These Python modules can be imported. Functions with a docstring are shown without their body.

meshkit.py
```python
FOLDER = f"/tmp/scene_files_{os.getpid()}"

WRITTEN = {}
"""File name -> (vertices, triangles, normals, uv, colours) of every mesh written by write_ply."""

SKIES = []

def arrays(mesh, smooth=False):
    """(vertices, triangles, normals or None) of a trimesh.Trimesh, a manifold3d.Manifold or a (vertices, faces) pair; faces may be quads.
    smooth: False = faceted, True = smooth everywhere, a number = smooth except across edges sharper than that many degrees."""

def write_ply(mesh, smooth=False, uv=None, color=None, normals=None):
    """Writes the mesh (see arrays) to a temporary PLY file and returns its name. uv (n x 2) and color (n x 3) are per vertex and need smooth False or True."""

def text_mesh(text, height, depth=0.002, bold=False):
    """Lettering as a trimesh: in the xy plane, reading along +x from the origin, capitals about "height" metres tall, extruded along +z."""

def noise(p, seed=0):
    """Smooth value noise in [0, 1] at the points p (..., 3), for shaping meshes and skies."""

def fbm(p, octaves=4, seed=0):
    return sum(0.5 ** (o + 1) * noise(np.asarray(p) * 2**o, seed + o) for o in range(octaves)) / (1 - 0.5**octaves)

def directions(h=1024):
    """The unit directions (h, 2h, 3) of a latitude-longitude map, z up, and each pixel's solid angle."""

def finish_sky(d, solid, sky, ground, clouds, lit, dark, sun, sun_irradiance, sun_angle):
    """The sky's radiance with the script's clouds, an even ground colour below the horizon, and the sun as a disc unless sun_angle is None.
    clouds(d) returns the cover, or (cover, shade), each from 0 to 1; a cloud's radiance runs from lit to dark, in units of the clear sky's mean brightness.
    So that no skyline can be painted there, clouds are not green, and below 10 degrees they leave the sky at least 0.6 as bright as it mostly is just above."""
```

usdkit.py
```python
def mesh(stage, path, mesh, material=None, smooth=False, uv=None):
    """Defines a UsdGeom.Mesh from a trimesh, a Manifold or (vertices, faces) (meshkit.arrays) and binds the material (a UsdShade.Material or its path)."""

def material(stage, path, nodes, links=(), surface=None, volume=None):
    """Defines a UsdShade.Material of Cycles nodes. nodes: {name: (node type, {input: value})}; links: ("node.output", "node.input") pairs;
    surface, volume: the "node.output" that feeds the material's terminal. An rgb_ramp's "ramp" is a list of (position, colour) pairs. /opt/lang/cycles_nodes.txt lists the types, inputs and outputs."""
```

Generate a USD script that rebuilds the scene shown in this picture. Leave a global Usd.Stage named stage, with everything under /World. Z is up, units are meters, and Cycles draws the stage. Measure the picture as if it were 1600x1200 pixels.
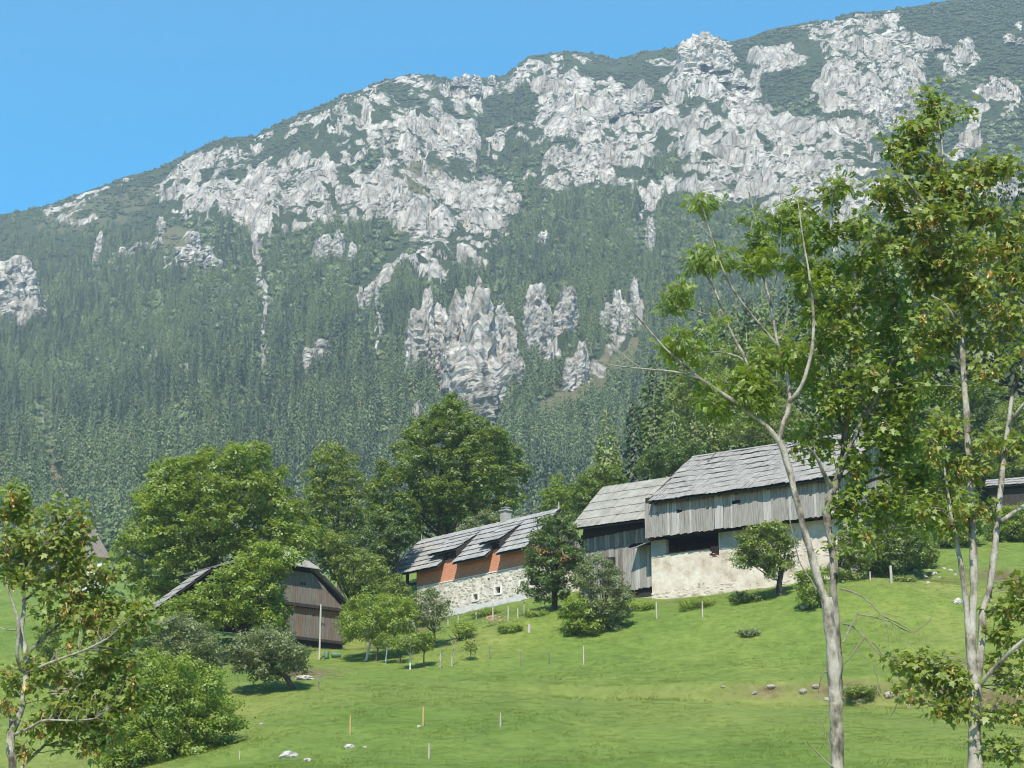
import math, random
import numpy as np
from scipy.interpolate import RBFInterpolator
from scipy.spatial import cKDTree
from pxr import Usd, UsdGeom, UsdLux, UsdShade, Sdf, Gf, Vt
import usdkit, meshkit

stage = Usd.Stage.CreateInMemory()
UsdGeom.SetStageUpAxis(stage, "Z")
World = UsdGeom.Xform.Define(stage, "/World")
stage.SetDefaultPrim(World.GetPrim())
T = Sdf.ValueTypeNames

# ------------------------------------------------------------------ camera, sky, sun
PITCH, FPX = math.radians(16.0), 3000.0
cam = UsdGeom.Camera.Define(stage, "/World/camera")
cam.AddRotateXOp().Set(90.0 + 16.0)
cam.CreateHorizontalApertureAttr(36.0)
cam.CreateFocalLengthAttr(36.0 * FPX / 1600.0)
cam.CreateClippingRangeAttr(Gf.Vec2f(0.1, 20000.0))
cam.CreateExposureAttr(0.65)

SUN_EL = math.radians(50.0)
SUN_H = np.array([-0.10, -0.995]); SUN_H /= np.linalg.norm(SUN_H)
SUN = np.array([SUN_H[0] * math.cos(SUN_EL), SUN_H[1] * math.cos(SUN_EL), math.sin(SUN_EL)])
usdkit.material(stage, "/World/Looks/sky_light", {
    "sky": ("sky_texture", {"sky_type": "single_scattering", "sun_disc": False, "sun_elevation": SUN_EL,
                            "sun_rotation": math.atan2(SUN[0], SUN[1]), "altitude": 700.0, "air_density": 1.0,
                            "aerosol_density": 0.6, "ozone_density": 1.6}),
    "hs": ("hsv", {"hue": 0.488, "saturation": 1.85, "value": 0.95, "fac": 1.0}),
    "bg": ("background_shader", {"strength": 0.15})}, [("sky.color", "hs.color"), ("hs.color", "bg.color")], surface="bg.background")
dome = UsdLux.DomeLight.Define(stage, "/World/sky")
UsdShade.MaterialBindingAPI.Apply(dome.GetPrim()).Bind(UsdShade.Material.Get(stage, "/World/Looks/sky_light"))
sun = UsdLux.DistantLight.Define(stage, "/World/sun")
sun.CreateIntensityAttr(1.25); sun.CreateAngleAttr(0.5); sun.CreateColorAttr(Gf.Vec3f(1.0, 0.94, 0.84)); sun.CreateNormalizeAttr(True)
zx = np.cross([0, 0, 1.0], SUN); zx /= np.linalg.norm(zx); zy = np.cross(SUN, zx)
sun.AddTransformOp().Set(Gf.Matrix4d(*[float(c) for row in ([*zx, 0], [*zy, 0], [*SUN, 0], [0, 0, 0, 1]) for c in row]))

# ------------------------------------------------------------------ survey: turns a bearing (as picture coordinates of the 1600 px photo) and a distance into a point
FW = np.array([0, math.cos(PITCH), math.sin(PITCH)]); UP = np.array([0, -math.sin(PITCH), math.cos(PITCH)]); RT = np.array([1.0, 0, 0])


def ray(px, py):
    px, py = np.asarray(px, float), np.asarray(py, float)
    return FW + (px - 800)[..., None] / FPX * RT + (600 - py)[..., None] / FPX * UP


def at(px, py, Y):
    d = ray(px, py)
    return d * (np.asarray(Y) / d[..., 1])[..., None]


def proj(p):
    c = p @ FW
    return 800 + FPX * (p @ RT) / c, 600 - FPX * (p @ UP) / c


def rng_of(seed):
    return np.random.default_rng(seed)


# ------------------------------------------------------------------ prims
used = {}


def numbered(base):
    k = used.get(base, 0)
    used[base] = k + 1
    return base if k == 0 else f"{base}_{k:03d}"


def mark(prim, label=None, cat=None, group=None, kind=None):
    for k, v in (("label", label), ("category", cat), ("group", group), ("kind", kind)):
        if v:
            prim.SetCustomDataByKey(k, v)
    return prim


def write(path, v, f, mat, smooth=False, attrs=None, normal=None):
    v = np.asarray(v, np.float32); f = np.asarray(f, np.int32)
    m = UsdGeom.Mesh.Define(stage, path)
    m.CreatePointsAttr(Vt.Vec3fArray.FromNumpy(np.ascontiguousarray(v)))
    m.CreateFaceVertexCountsAttr(Vt.IntArray.FromNumpy(np.full(len(f), f.shape[1], np.int32)))
    m.CreateFaceVertexIndicesAttr(Vt.IntArray.FromNumpy(np.ascontiguousarray(f.ravel())))
    m.CreateSubdivisionSchemeAttr("none")
    if smooth:
        n = np.zeros(v.shape)
        a, b, c = f[:, 0], f[:, 1], f[:, 2]
        fn = np.cross(v[b] - v[a], v[c] - v[a])
        for k in range(f.shape[1]):
            for ax in range(3):
                n[:, ax] += np.bincount(f[:, k], fn[:, ax], len(v))
        n /= np.maximum(np.linalg.norm(n, axis=1, keepdims=True), 1e-20)
        m.CreateNormalsAttr(Vt.Vec3fArray.FromNumpy(n.astype(np.float32)))
        m.SetNormalsInterpolation("vertex")
    if normal is not None:
        m.CreateNormalsAttr(Vt.Vec3fArray.FromNumpy(np.ascontiguousarray(normal, np.float32))); m.SetNormalsInterpolation("vertex")
    for k, a in (attrs or {}).items():
        UsdGeom.PrimvarsAPI(m).CreatePrimvar(k, T.FloatArray, "vertex").Set(Vt.FloatArray.FromNumpy(np.asarray(a, np.float32)))
    if mat:
        UsdShade.MaterialBindingAPI.Apply(m.GetPrim()).Bind(UsdShade.Material.Get(stage, "/World/Looks/" + mat))
    return m.GetPrim()


class Thing:
    """A thing: an Xform at its base; parts are given in world coordinates."""

    def __init__(self, name, label, cat, base, group=None, kind=None, cls=False):
        self.path = "/World/" + numbered(name)
        self.base = np.asarray(base, float)
        if cls:
            self.prim = stage.CreateClassPrim(self.path)
        else:
            x = UsdGeom.Xform.Define(stage, self.path)
            x.AddTranslateOp().Set(Gf.Vec3d(*map(float, self.base)))
            self.prim = x.GetPrim()
        mark(self.prim, label, cat, group, kind)
        self.names = {}

    def child(self, name, under=None):
        key = (under or self.path) + "/" + name
        k = self.names.get(key, 0)
        self.names[key] = k + 1
        return key if k == 0 else f"{key}_{k:03d}"

    def part(self, name, vf, mat, smooth=False, under=None, label=None, kind=None, attrs=None):
        p = self.child(name, under)
        mark(write(p, np.asarray(vf[0]) - self.base, vf[1], mat, smooth, attrs, vf[2] if len(vf) > 2 else None), label, kind=kind)
        return p


def single(name, vf, mat, label, cat, group=None, kind=None, smooth=False, attrs=None):
    return mark(write("/World/" + numbered(name), vf[0], vf[1], mat, smooth, attrs), label, cat, group, kind)


def join(parts):
    vs, fs, n = [], [], 0
    for v, f in parts:
        f = np.asarray(f)
        if f.shape[1] == 4:
            f = np.vstack([f[:, [0, 1, 2]], f[:, [0, 2, 3]]])
        vs.append(np.asarray(v)); fs.append(f + n); n += len(v)
    return np.vstack(vs), np.vstack(fs)


BOXF = np.array([[0, 2, 3, 1], [4, 5, 7, 6], [0, 1, 5, 4], [2, 6, 7, 3], [0, 4, 6, 2], [1, 3, 7, 5]])


class Frame:
    """Local axes of a building: s along the front, d out of it, h up."""

    def __init__(self, o, az, k=1.0):
        self.o = np.asarray(o, float); self.k = k
        self.e = np.array([math.cos(az), math.sin(az), 0]); self.n = np.array([math.sin(az), -math.cos(az), 0])

    def pt(self, s, d, h):
        s, d, h = np.broadcast_arrays(np.asarray(s, float), d, h)
        return self.o + self.k * (s[..., None] * self.e + d[..., None] * self.n + h[..., None] * np.array([0, 0, 1.0]))

    def box(self, s0, s1, d0, d1, h0, h1):
        v = self.pt(*np.array([(s, d, h) for h in (h0, h1) for d in (d0, d1) for s in (s0, s1)], float).T)
        return v, BOXF

    def hexa(self, pts):
        return self.pt(*np.array(pts, float).T), BOXF

    def prism(self, poly_dh, s0, s1):
        """A polygon in (d, h) run along s."""
        p = np.array(poly_dh, float); n = len(p)
        v = np.vstack([self.pt(np.full(n, s0), p[:, 0], p[:, 1]), self.pt(np.full(n, s1), p[:, 0], p[:, 1])])
        f = [[i, (i + 1) % n, n + (i + 1) % n] for i in range(n)] + [[i, n + (i + 1) % n, n + i] for i in range(n)]
        f += [[0, i + 1, i] for i in range(1, n - 1)] + [[n, n + i, n + i + 1] for i in range(1, n - 1)]
        return v, np.array(f)

    def prism_sh(self, poly_sh, d0, d1):
        """A polygon in (s, h) run along d."""
        p = np.array(poly_sh, float); n = len(p)
        v = np.vstack([self.pt(p[:, 0], np.full(n, d0), p[:, 1]), self.pt(p[:, 0], np.full(n, d1), p[:, 1])])
        f = [[i, (i + 1) % n, n + (i + 1) % n] for i in range(n)] + [[i, n + (i + 1) % n, n + i] for i in range(n)]
        f += [[0, i + 1, i] for i in range(1, n - 1)] + [[n, n + i, n + i + 1] for i in range(1, n - 1)]
        return v, np.array(f)


def tube(pts, rad, sides=8, cap=True):
    p = np.asarray(pts, float); r = np.broadcast_to(np.asarray(rad, float), (len(p),))
    t = np.gradient(p, axis=0); t /= np.linalg.norm(t, axis=1, keepdims=True) + 1e-12
    ref = np.array([0.31, 0.95, 0.05])
    a = np.cross(t, ref); a /= np.linalg.norm(a, axis=1, keepdims=True) + 1e-9
    b = np.cross(t, a)
    th = np.arange(sides) * 2 * np.pi / sides
    v = p[:, None] + r[:, None, None] * (np.cos(th)[None, :, None] * a[:, None] + np.sin(th)[None, :, None] * b[:, None])
    i, j = np.meshgrid(np.arange(len(p) - 1), np.arange(sides), indexing="ij")
    q = np.stack([i * sides + j, i * sides + (j + 1) % sides, (i + 1) * sides + (j + 1) % sides, (i + 1) * sides + j], -1).reshape(-1, 4)
    f = np.vstack([q[:, [0, 1, 2]], q[:, [0, 2, 3]]])
    v = v.reshape(-1, 3)
    if cap:
        n = len(v); e = (len(p) - 1) * sides
        v = np.vstack([v, p[:1], p[-1:]])
        k = np.arange(sides)
        f = np.vstack([f, np.stack([np.full(sides, n), (k + 1) % sides, k], 1), np.stack([np.full(sides, n + 1), e + k, e + (k + 1) % sides], 1)])
    return v, f


def curve(pts, rad, step, wob, rng):
    """A polyline with its radii, resampled smoothly and made slightly crooked."""
    p = np.asarray(pts, float); r = np.asarray(rad, float)
    seg = np.linalg.norm(np.diff(p, axis=0), axis=1); u = np.r_[0, np.cumsum(seg)]
    n = max(3, int(u[-1] / step) + 1); w = np.linspace(0, u[-1], n)
    from scipy.interpolate import PchipInterpolator
    q = PchipInterpolator(u, p, axis=0)(w); rr = np.interp(w, u, r)
    j = rng.normal(size=(n, 3)) * wob * rr[:, None]; j[0] = 0
    return q + j, rr * (1 + 0.08 * rng.normal(size=n))


def poly_mask(px, py, poly):
    poly = np.asarray(poly, float); inside = np.zeros(px.shape, bool)
    x0, y0 = poly.min(0); x1, y1 = poly.max(0)
    idx = np.nonzero((px >= x0) & (px <= x1) & (py >= y0) & (py <= y1))
    qx, qy = px[idx], py[idx]; c = np.zeros(len(qx), bool)
    for (ax, ay), (bx, by) in zip(poly, np.roll(poly, -1, 0)):
        if ay != by:
            c ^= ((ay > qy) != (by > qy)) & (qx < (bx - ax) * (qy - ay) / (by - ay) + ax)
    inside[idx] = c
    return inside


# ------------------------------------------------------------------ materials
def look(name, nodes, links, surface="p.BSDF", **k):
    usdkit.material(stage, "/World/Looks/" + name, nodes, links, surface=surface, **k)


def look_noise(name, ramp, scale, rough=0.85, bump=0.0, bscale=None, stretch=(1, 1, 1), detail=4.0, spec=0.3, bdist=0.05, island=0.0):
    """Colour from noise in world space (stretch scales the axes), optional bump, optional tone shift per loose piece."""
    n = {"g": ("geometry", {}), "m": ("mapping", {"scale": stretch}), "n": ("noise_texture", {"scale": scale, "detail": detail, "roughness": 0.6}),
         "r": ("rgb_ramp", {"ramp": ramp}), "p": ("principled_bsdf", {"roughness": rough, "specular_ior_level": spec})}
    l = [("g.position", "m.vector"), ("m.vector", "n.vector"), ("n.fac", "r.fac")]
    if island:
        n["mr"] = ("map_range", {"to_min": 1.0 - island, "to_max": 1.0 + island})
        n["h"] = ("hsv", {"hue": 0.5, "saturation": 1.0, "fac": 1.0})
        l += [("g.random_per_island", "mr.value"), ("mr.result", "h.value"), ("r.color", "h.color"), ("h.color", "p.base_color")]
    else:
        l += [("r.color", "p.base_color")]
    if bump:
        n["n2"] = ("noise_texture", {"scale": bscale or scale * 3, "detail": 6.0, "roughness": 0.65})
        n["b"] = ("bump", {"strength": bump, "distance": bdist})
        l += [("m.vector", "n2.vector"), ("n2.fac", "b.height"), ("b.normal", "p.normal")]
    look(name, n, l)


def look_leaf(name, cols, trans=0.8, rough=0.5, spec=0.35):
    """Leaves: a tone for every loose leaf, reflecting and letting light through."""
    ramp = [(i / (len(cols) - 1), c) for i, c in enumerate(cols)]
    look(name, {"g": ("geometry", {}), "r": ("rgb_ramp", {"ramp": ramp}), "p": ("principled_bsdf", {"roughness": rough, "specular_ior_level": spec}), "t": ("translucent_bsdf", {}),
                "tc": ("mix_color", {"blend_type": "multiply", "fac": 1.0, "b": (trans * 1.2, trans * 1.1, trans * 0.7), "use_clamp": False}), "x": ("add_closure", {})},
         [("g.random_per_island", "r.fac"), ("r.color", "p.base_color"), ("r.color", "tc.a"), ("tc.result", "t.color"), ("p.BSDF", "x.closure1"), ("t.BSDF", "x.closure2")], surface="x.closure")


def tones(g, r, b):
    return [(x * r, x, x * b) for x in g]


for nm_, g_, r_, b_, t_ in (("walnut_leaf", (0.1462, 0.234, 0.3159), 0.72, 0.13, 0.8), ("lime_leaf", (0.117, 0.193, 0.2691), 0.70, 0.15, 0.75), ("olive_leaf", (0.1462, 0.2223, 0.2925), 0.76, 0.20, 0.7),
                            ("bright_leaf", (0.158, 0.2457, 0.3276), 0.72, 0.13, 0.8), ("grey_leaf", (0.1404, 0.1872, 0.234), 0.82, 0.42, 0.6), ("apple_leaf", (0.0994, 0.1521, 0.2106), 0.66, 0.22, 0.6),
                            ("maple_leaf", (0.1346, 0.2164, 0.2984), 0.70, 0.14, 0.8), ("sycamore_leaf", (0.1404, 0.2223, 0.3042), 0.77, 0.16, 0.8), ("ash_leaf", (0.13, 0.20, 0.27), 0.70, 0.10, 0.9),
                            ("spruce_needle", (0.0598, 0.0832, 0.104), 0.68, 0.40, 0.2), ("spruce_needle_light", (0.115, 0.15, 0.1812), 0.72, 0.34, 0.25), ("larch_needle", (0.1437, 0.1782, 0.2127), 0.78, 0.32, 0.35),
                            ("pine_needle", (0.1187, 0.1562, 0.1938), 0.70, 0.34, 0.3), ("dwarf_pine_needle", (0.0682, 0.088, 0.1078), 0.68, 0.40, 0.2), ("hill_needle", (0.11, 0.15, 0.19), 0.74, 0.22, 0.4), ("hill_larch", (0.16, 0.205, 0.25), 0.80, 0.18, 0.5), ("grass_blade", (0.15, 0.20, 0.25), 0.78, 0.2, 0.6)):
    look_leaf(nm_, tones(g_, r_, b_), t_)
look_leaf("dry_grass", [(0.20, 0.20, 0.06), (0.28, 0.25, 0.10), (0.36, 0.31, 0.15)], 0.5)
look_leaf("seed_key", [(0.38, 0.24, 0.08), (0.46, 0.32, 0.11), (0.38, 0.34, 0.10)], 0.6)
look_leaf("flower_pink", [(0.6, 0.15, 0.3), (0.7, 0.35, 0.5), (0.7, 0.6, 0.6)], 0.4)
look_noise("bark_pale", [(0.33, (0.055, 0.048, 0.036)), (0.43, (0.17, 0.15, 0.115)), (0.52, (0.30, 0.275, 0.225)), (0.72, (0.43, 0.405, 0.35))], 4.5, 0.95, 1.0, 22.0, stretch=(1, 1, 0.5), detail=9.0, bdist=0.04)
look_noise("bark_grey", [(0.33, (0.045, 0.038, 0.03)), (0.45, (0.15, 0.135, 0.105)), (0.58, (0.26, 0.24, 0.20)), (0.78, (0.38, 0.36, 0.31))], 4.5, 0.95, 1.0, 22.0, stretch=(1, 1, 0.5), detail=9.0, bdist=0.04)
look_noise("bark_dark", [(0.3, (0.04, 0.032, 0.024)), (0.7, (0.12, 0.10, 0.08))], 3.0, 0.95, 0.6, 12.0, stretch=(1, 1, 0.4), bdist=0.04)
look_noise("twig_bark", [(0.3, (0.10, 0.088, 0.065)), (0.7, (0.25, 0.225, 0.175))], 8.0, 0.9)
look_noise("white_bark", [(0.3, (0.40, 0.39, 0.36)), (0.7, (0.70, 0.69, 0.66))], 6.0, 0.9)


def look_wood(name, ramp, island=0.22):
    look_noise(name, ramp, 2.2, 0.85, 0.35, 9.0, stretch=(6.0, 6.0, 0.45), detail=6.0, bdist=0.01, island=island)


look_wood("wood_silver", [(0.22, (0.13, 0.12, 0.10)), (0.5, (0.28, 0.265, 0.235)), (0.78, (0.40, 0.385, 0.35))])
look_wood("wood_silver_light", [(0.2, (0.25, 0.24, 0.22)), (0.5, (0.41, 0.395, 0.365)), (0.8, (0.53, 0.515, 0.48))])
look_wood("wood_brown", [(0.25, (0.085, 0.065, 0.05)), (0.5, (0.18, 0.155, 0.13)), (0.78, (0.28, 0.25, 0.22))])
look_wood("wood_barn", [(0.22, (0.085, 0.072, 0.058)), (0.5, (0.175, 0.15, 0.125)), (0.8, (0.26, 0.23, 0.20))])
look_wood("wood_barn_warm", [(0.22, (0.10, 0.066, 0.042)), (0.5, (0.19, 0.13, 0.085)), (0.8, (0.27, 0.205, 0.15))])
look_wood("wood_rust", [(0.25, (0.17, 0.075, 0.04)), (0.75, (0.34, 0.17, 0.09))])
look_wood("wood_dark", [(0.25, (0.022, 0.018, 0.014)), (0.75, (0.06, 0.05, 0.042))])
look_wood("wood_red", [(0.25, (0.12, 0.05, 0.03)), (0.75, (0.22, 0.11, 0.07))])
look_wood("wood_post", [(0.25, (0.30, 0.27, 0.22)), (0.75, (0.55, 0.52, 0.46))])
look_wood("wood_stake_orange", [(0.25, (0.45, 0.26, 0.10)), (0.75, (0.62, 0.42, 0.20))])
look_noise("shingle", [(0.2, (0.13, 0.122, 0.105)), (0.45, (0.26, 0.247, 0.22)), (0.75, (0.38, 0.365, 0.33))], 1.3, 0.9, 0.4, 7.0, stretch=(1.6, 1.6, 1.0), detail=7.0, bdist=0.015, island=0.20)
look_noise("shingle_mossy", [(0.2, (0.15, 0.142, 0.115)), (0.45, (0.255, 0.245, 0.205)), (0.75, (0.35, 0.338, 0.29))], 1.1, 0.9, 0.4, 7.0, detail=7.0, bdist=0.015, island=0.14)
look_noise("shingle_blue", [(0.2, (0.19, 0.18, 0.165)), (0.45, (0.29, 0.28, 0.26)), (0.75, (0.38, 0.37, 0.345))], 1.1, 0.85, 0.4, 7.0, detail=7.0, bdist=0.015, island=0.16)
look_noise("plaster_old", [(0.30, (0.29, 0.24, 0.175)), (0.42, (0.42, 0.365, 0.285)), (0.55, (0.49, 0.445, 0.365)), (0.75, (0.58, 0.545, 0.475))], 1.0, 0.95, 0.7, 3.5, detail=9.0, bdist=0.06)
look_noise("plaster_grey", [(0.3, (0.20, 0.20, 0.18)), (0.7, (0.34, 0.33, 0.30))], 1.2, 0.95, 0.6, 5.0, bdist=0.04)
look_noise("plaster_white", [(0.3, (0.50, 0.49, 0.46)), (0.7, (0.70, 0.69, 0.66))], 1.5, 0.9, 0.3, 5.0, bdist=0.03)
look_noise("mortar", [(0.3, (0.34, 0.30, 0.23)), (0.5, (0.52, 0.48, 0.40)), (0.75, (0.66, 0.63, 0.56))], 1.6, 0.95, 0.8, 6.0, detail=8.0, bdist=0.06)
look_noise("rubble", [(0.2, (0.34, 0.30, 0.23)), (0.5, (0.52, 0.47, 0.38)), (0.8, (0.68, 0.64, 0.56))], 2.5, 0.95, 0.5, 9.0, detail=6.0, bdist=0.02, island=0.2)
look_noise("limestone_loose", [(0.3, (0.16, 0.15, 0.12)), (0.5, (0.36, 0.34, 0.30)), (0.75, (0.56, 0.54, 0.50))], 4.0, 0.95, 0.8, 12.0, bdist=0.05)
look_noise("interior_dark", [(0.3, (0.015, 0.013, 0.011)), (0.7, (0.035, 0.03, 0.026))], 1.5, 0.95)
look_noise("barrel_green", [(0.3, (0.05, 0.12, 0.06)), (0.7, (0.10, 0.18, 0.10))], 3.0, 0.6)
look_noise("netting", [(0.3, (0.24, 0.25, 0.23)), (0.7, (0.34, 0.35, 0.32))], 2.0, 0.6)
look_noise("metal_grey", [(0.3, (0.25, 0.25, 0.25)), (0.7, (0.4, 0.4, 0.4))], 3.0, 0.5)
look_noise("bank_rock", [(0.3, (0.14, 0.115, 0.08)), (0.5, (0.27, 0.235, 0.18)), (0.75, (0.42, 0.39, 0.33))], 5.0, 0.95, 0.8, 12.0)
look_noise("soil", [(0.3, (0.16, 0.12, 0.07)), (0.7, (0.34, 0.27, 0.17))], 2.0, 0.95, 0.6, 6.0)
look_noise("log_wood", [(0.25, (0.20, 0.16, 0.12)), (0.75, (0.42, 0.37, 0.30))], 2.0, 0.9, 0.4, 8.0, island=0.25)
look("pane_dark", {"p": ("principled_bsdf", {"base_color": (0.03, 0.035, 0.04), "roughness": 0.12})}, [])
look("brick_red", {"g": ("geometry", {}), "sx": ("separate_xyz", {}), "d": ("math", {"math_type": "multiply", "value2": -1.3463}), "a": ("math", {"math_type": "subtract"}),
                   "c": ("combine_xyz", {}), "b": ("brick_texture", {"scale": 1.0, "brick_width": 0.30, "row_height": 0.15, "mortar_size": 0.012, "color1": (0.44, 0.140, 0.062), "color2": (0.53, 0.19, 0.088), "mortar": (0.44, 0.31, 0.22)}),
                   "n": ("noise_texture", {"scale": 1.5, "detail": 5.0}), "mx": ("mix_color", {"blend_type": "multiply", "fac": 0.5}), "bp": ("bump", {"strength": 0.5, "distance": 0.02}),
                   "p": ("principled_bsdf", {"roughness": 0.9})},
     [("g.position", "sx.vector"), ("sx.x", "a.value1"), ("sx.y", "a.value2"), ("a.value", "d.value1"), ("a.value", "c.x"), ("sx.z", "c.y"), ("c.vector", "b.vector"),
      ("g.position", "n.vector"), ("b.color", "mx.a"), ("n.color", "mx.b"), ("b.color", "p.base_color"), ("b.fac", "bp.height"), ("bp.normal", "p.normal")])

# meadow: green of several patches, yellower where dry, soil where the attribute says so
look("meadow", {"g": ("geometry", {}), "m": ("mapping", {"scale": (1, 0.6, 1)}), "n1": ("noise_texture", {"scale": 0.045, "detail": 5.0, "roughness": 0.6}), "n2": ("noise_texture", {"scale": 1.6, "detail": 9.0, "roughness": 0.85}),
                "n3": ("noise_texture", {"scale": 0.35, "detail": 6.0, "roughness": 0.7}), "n4": ("noise_texture", {"scale": 9.0, "detail": 5.0, "roughness": 0.7}),
                "r1": ("rgb_ramp", {"ramp": [(0.34, (0.078, 0.140, 0.020)), (0.47, (0.112, 0.165, 0.030)), (0.56, (0.125, 0.172, 0.032)), (0.68, (0.170, 0.188, 0.048))]}),
                "r3": ("rgb_ramp", {"ramp": [(0.3, (0.78, 0.80, 0.8)), (0.5, (1.0, 1.0, 1.0)), (0.7, (1.22, 1.14, 1.2))]}),
                "r2": ("rgb_ramp", {"ramp": [(0.3, (0.62, 0.66, 0.6)), (0.5, (1.0, 1.0, 1.0)), (0.7, (1.40, 1.30, 1.4))]}),
                "x1": ("mix_color", {"blend_type": "multiply", "fac": 1.0, "use_clamp": False}), "x2": ("mix_color", {"blend_type": "multiply", "fac": 1.0, "use_clamp": False}),
                "so": ("attribute", {"attribute": "soil"}), "sr": ("rgb_ramp", {"ramp": [(0.3, (0.050, 0.036, 0.018)), (0.45, (0.10, 0.072, 0.038)), (0.6, (0.17, 0.13, 0.075)), (0.75, (0.34, 0.28, 0.18))]}),
                "sa": ("math", {"math_type": "multiply_add", "value2": 1.6, "value3": -0.62}), "sb": ("math", {"math_type": "add", "use_clamp": True}), "x3": ("mix_color", {}),
                "sm": ("math", {"math_type": "multiply", "use_clamp": True}),
                "dr": ("attribute", {"attribute": "dry"}), "x4": ("mix_color", {"b": (0.22, 0.20, 0.07)}),
                "b": ("bump", {"strength": 0.6, "distance": 0.12}), "p": ("principled_bsdf", {"roughness": 0.9, "specular_ior_level": 0.15})},
     [("g.position", "m.vector"), ("m.vector", "n1.vector"), ("m.vector", "n2.vector"), ("m.vector", "n3.vector"), ("m.vector", "n4.vector"), ("n1.fac", "r1.fac"), ("n3.fac", "r3.fac"), ("n2.fac", "r2.fac"),
      ("r1.color", "x1.a"), ("r3.color", "x1.b"), ("x1.result", "x2.a"), ("r2.color", "x2.b"), ("x2.result", "x4.a"), ("dr.fac", "x4.fac"), ("x4.result", "x3.a"), ("n2.fac", "sr.fac"), ("sr.color", "x3.b"),
      ("n2.fac", "sa.value1"), ("sa.value", "sb.value1"), ("so.fac", "sb.value2"), ("sb.value", "sm.value1"), ("so.fac", "sm.value2"), ("sm.value", "x3.fac"), ("x3.result", "p.base_color"),
      ("n4.fac", "b.height"), ("b.normal", "p.normal")])


def rock_nodes(zs=0.5, br=1.1):
    n = {"g": ("geometry", {}), "m": ("mapping", {"scale": (1, 1, zs)}), "n1": ("noise_texture", {"scale": 0.03, "detail": 9.0, "roughness": 0.7}),
         "n2": ("noise_texture", {"scale": 0.16, "detail": 7.0, "roughness": 0.75, "distortion": 0.8}), "m2": ("mapping", {"scale": (1, 1, 0.28), "rotation": (0.0, 0.25, 0.0)}),
         "v": ("voronoi_texture", {"feature": "distance_to_edge", "scale": 0.075, "detail": 2.0}),
         "r": ("rgb_ramp", {"ramp": [(q_, tuple(br * c_ for c_ in col_)) for q_, col_ in ((0.28, (0.23, 0.222, 0.198)), (0.42, (0.38, 0.37, 0.335)), (0.55, (0.49, 0.48, 0.44)), (0.72, (0.60, 0.59, 0.55)))]}),
         "st": ("rgb_ramp", {"ramp": [(0.34, (0.34, 0.32, 0.28)), (0.46, (0.80, 0.78, 0.74)), (0.58, (1, 1, 1))]}), "mx": ("mix_color", {"blend_type": "multiply", "fac": 1.0}),
         "ck": ("rgb_ramp", {"ramp": [(0.0, (0.36, 0.35, 0.33)), (0.05, (0.8, 0.8, 0.8)), (0.12, (1, 1, 1))]}), "mk": ("mix_color", {"blend_type": "multiply", "fac": 0.85}),
         "b": ("bump", {"strength": 1.0, "distance": 4.0}), "p": ("principled_bsdf", {"roughness": 0.95, "specular_ior_level": 0.1})}
    l = [("g.position", "m.vector"), ("g.position", "m2.vector"), ("m.vector", "n1.vector"), ("m.vector", "n2.vector"), ("m2.vector", "v.vector"), ("n1.fac", "r.fac"), ("n2.fac", "st.fac"), ("r.color", "mk.a"), ("v.distance", "ck.fac"), ("ck.color", "mk.b"),
         ("mk.result", "mx.a"), ("st.color", "mx.b"), ("n2.fac", "b.height"), ("b.normal", "p.normal")]
    return n, l


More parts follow.
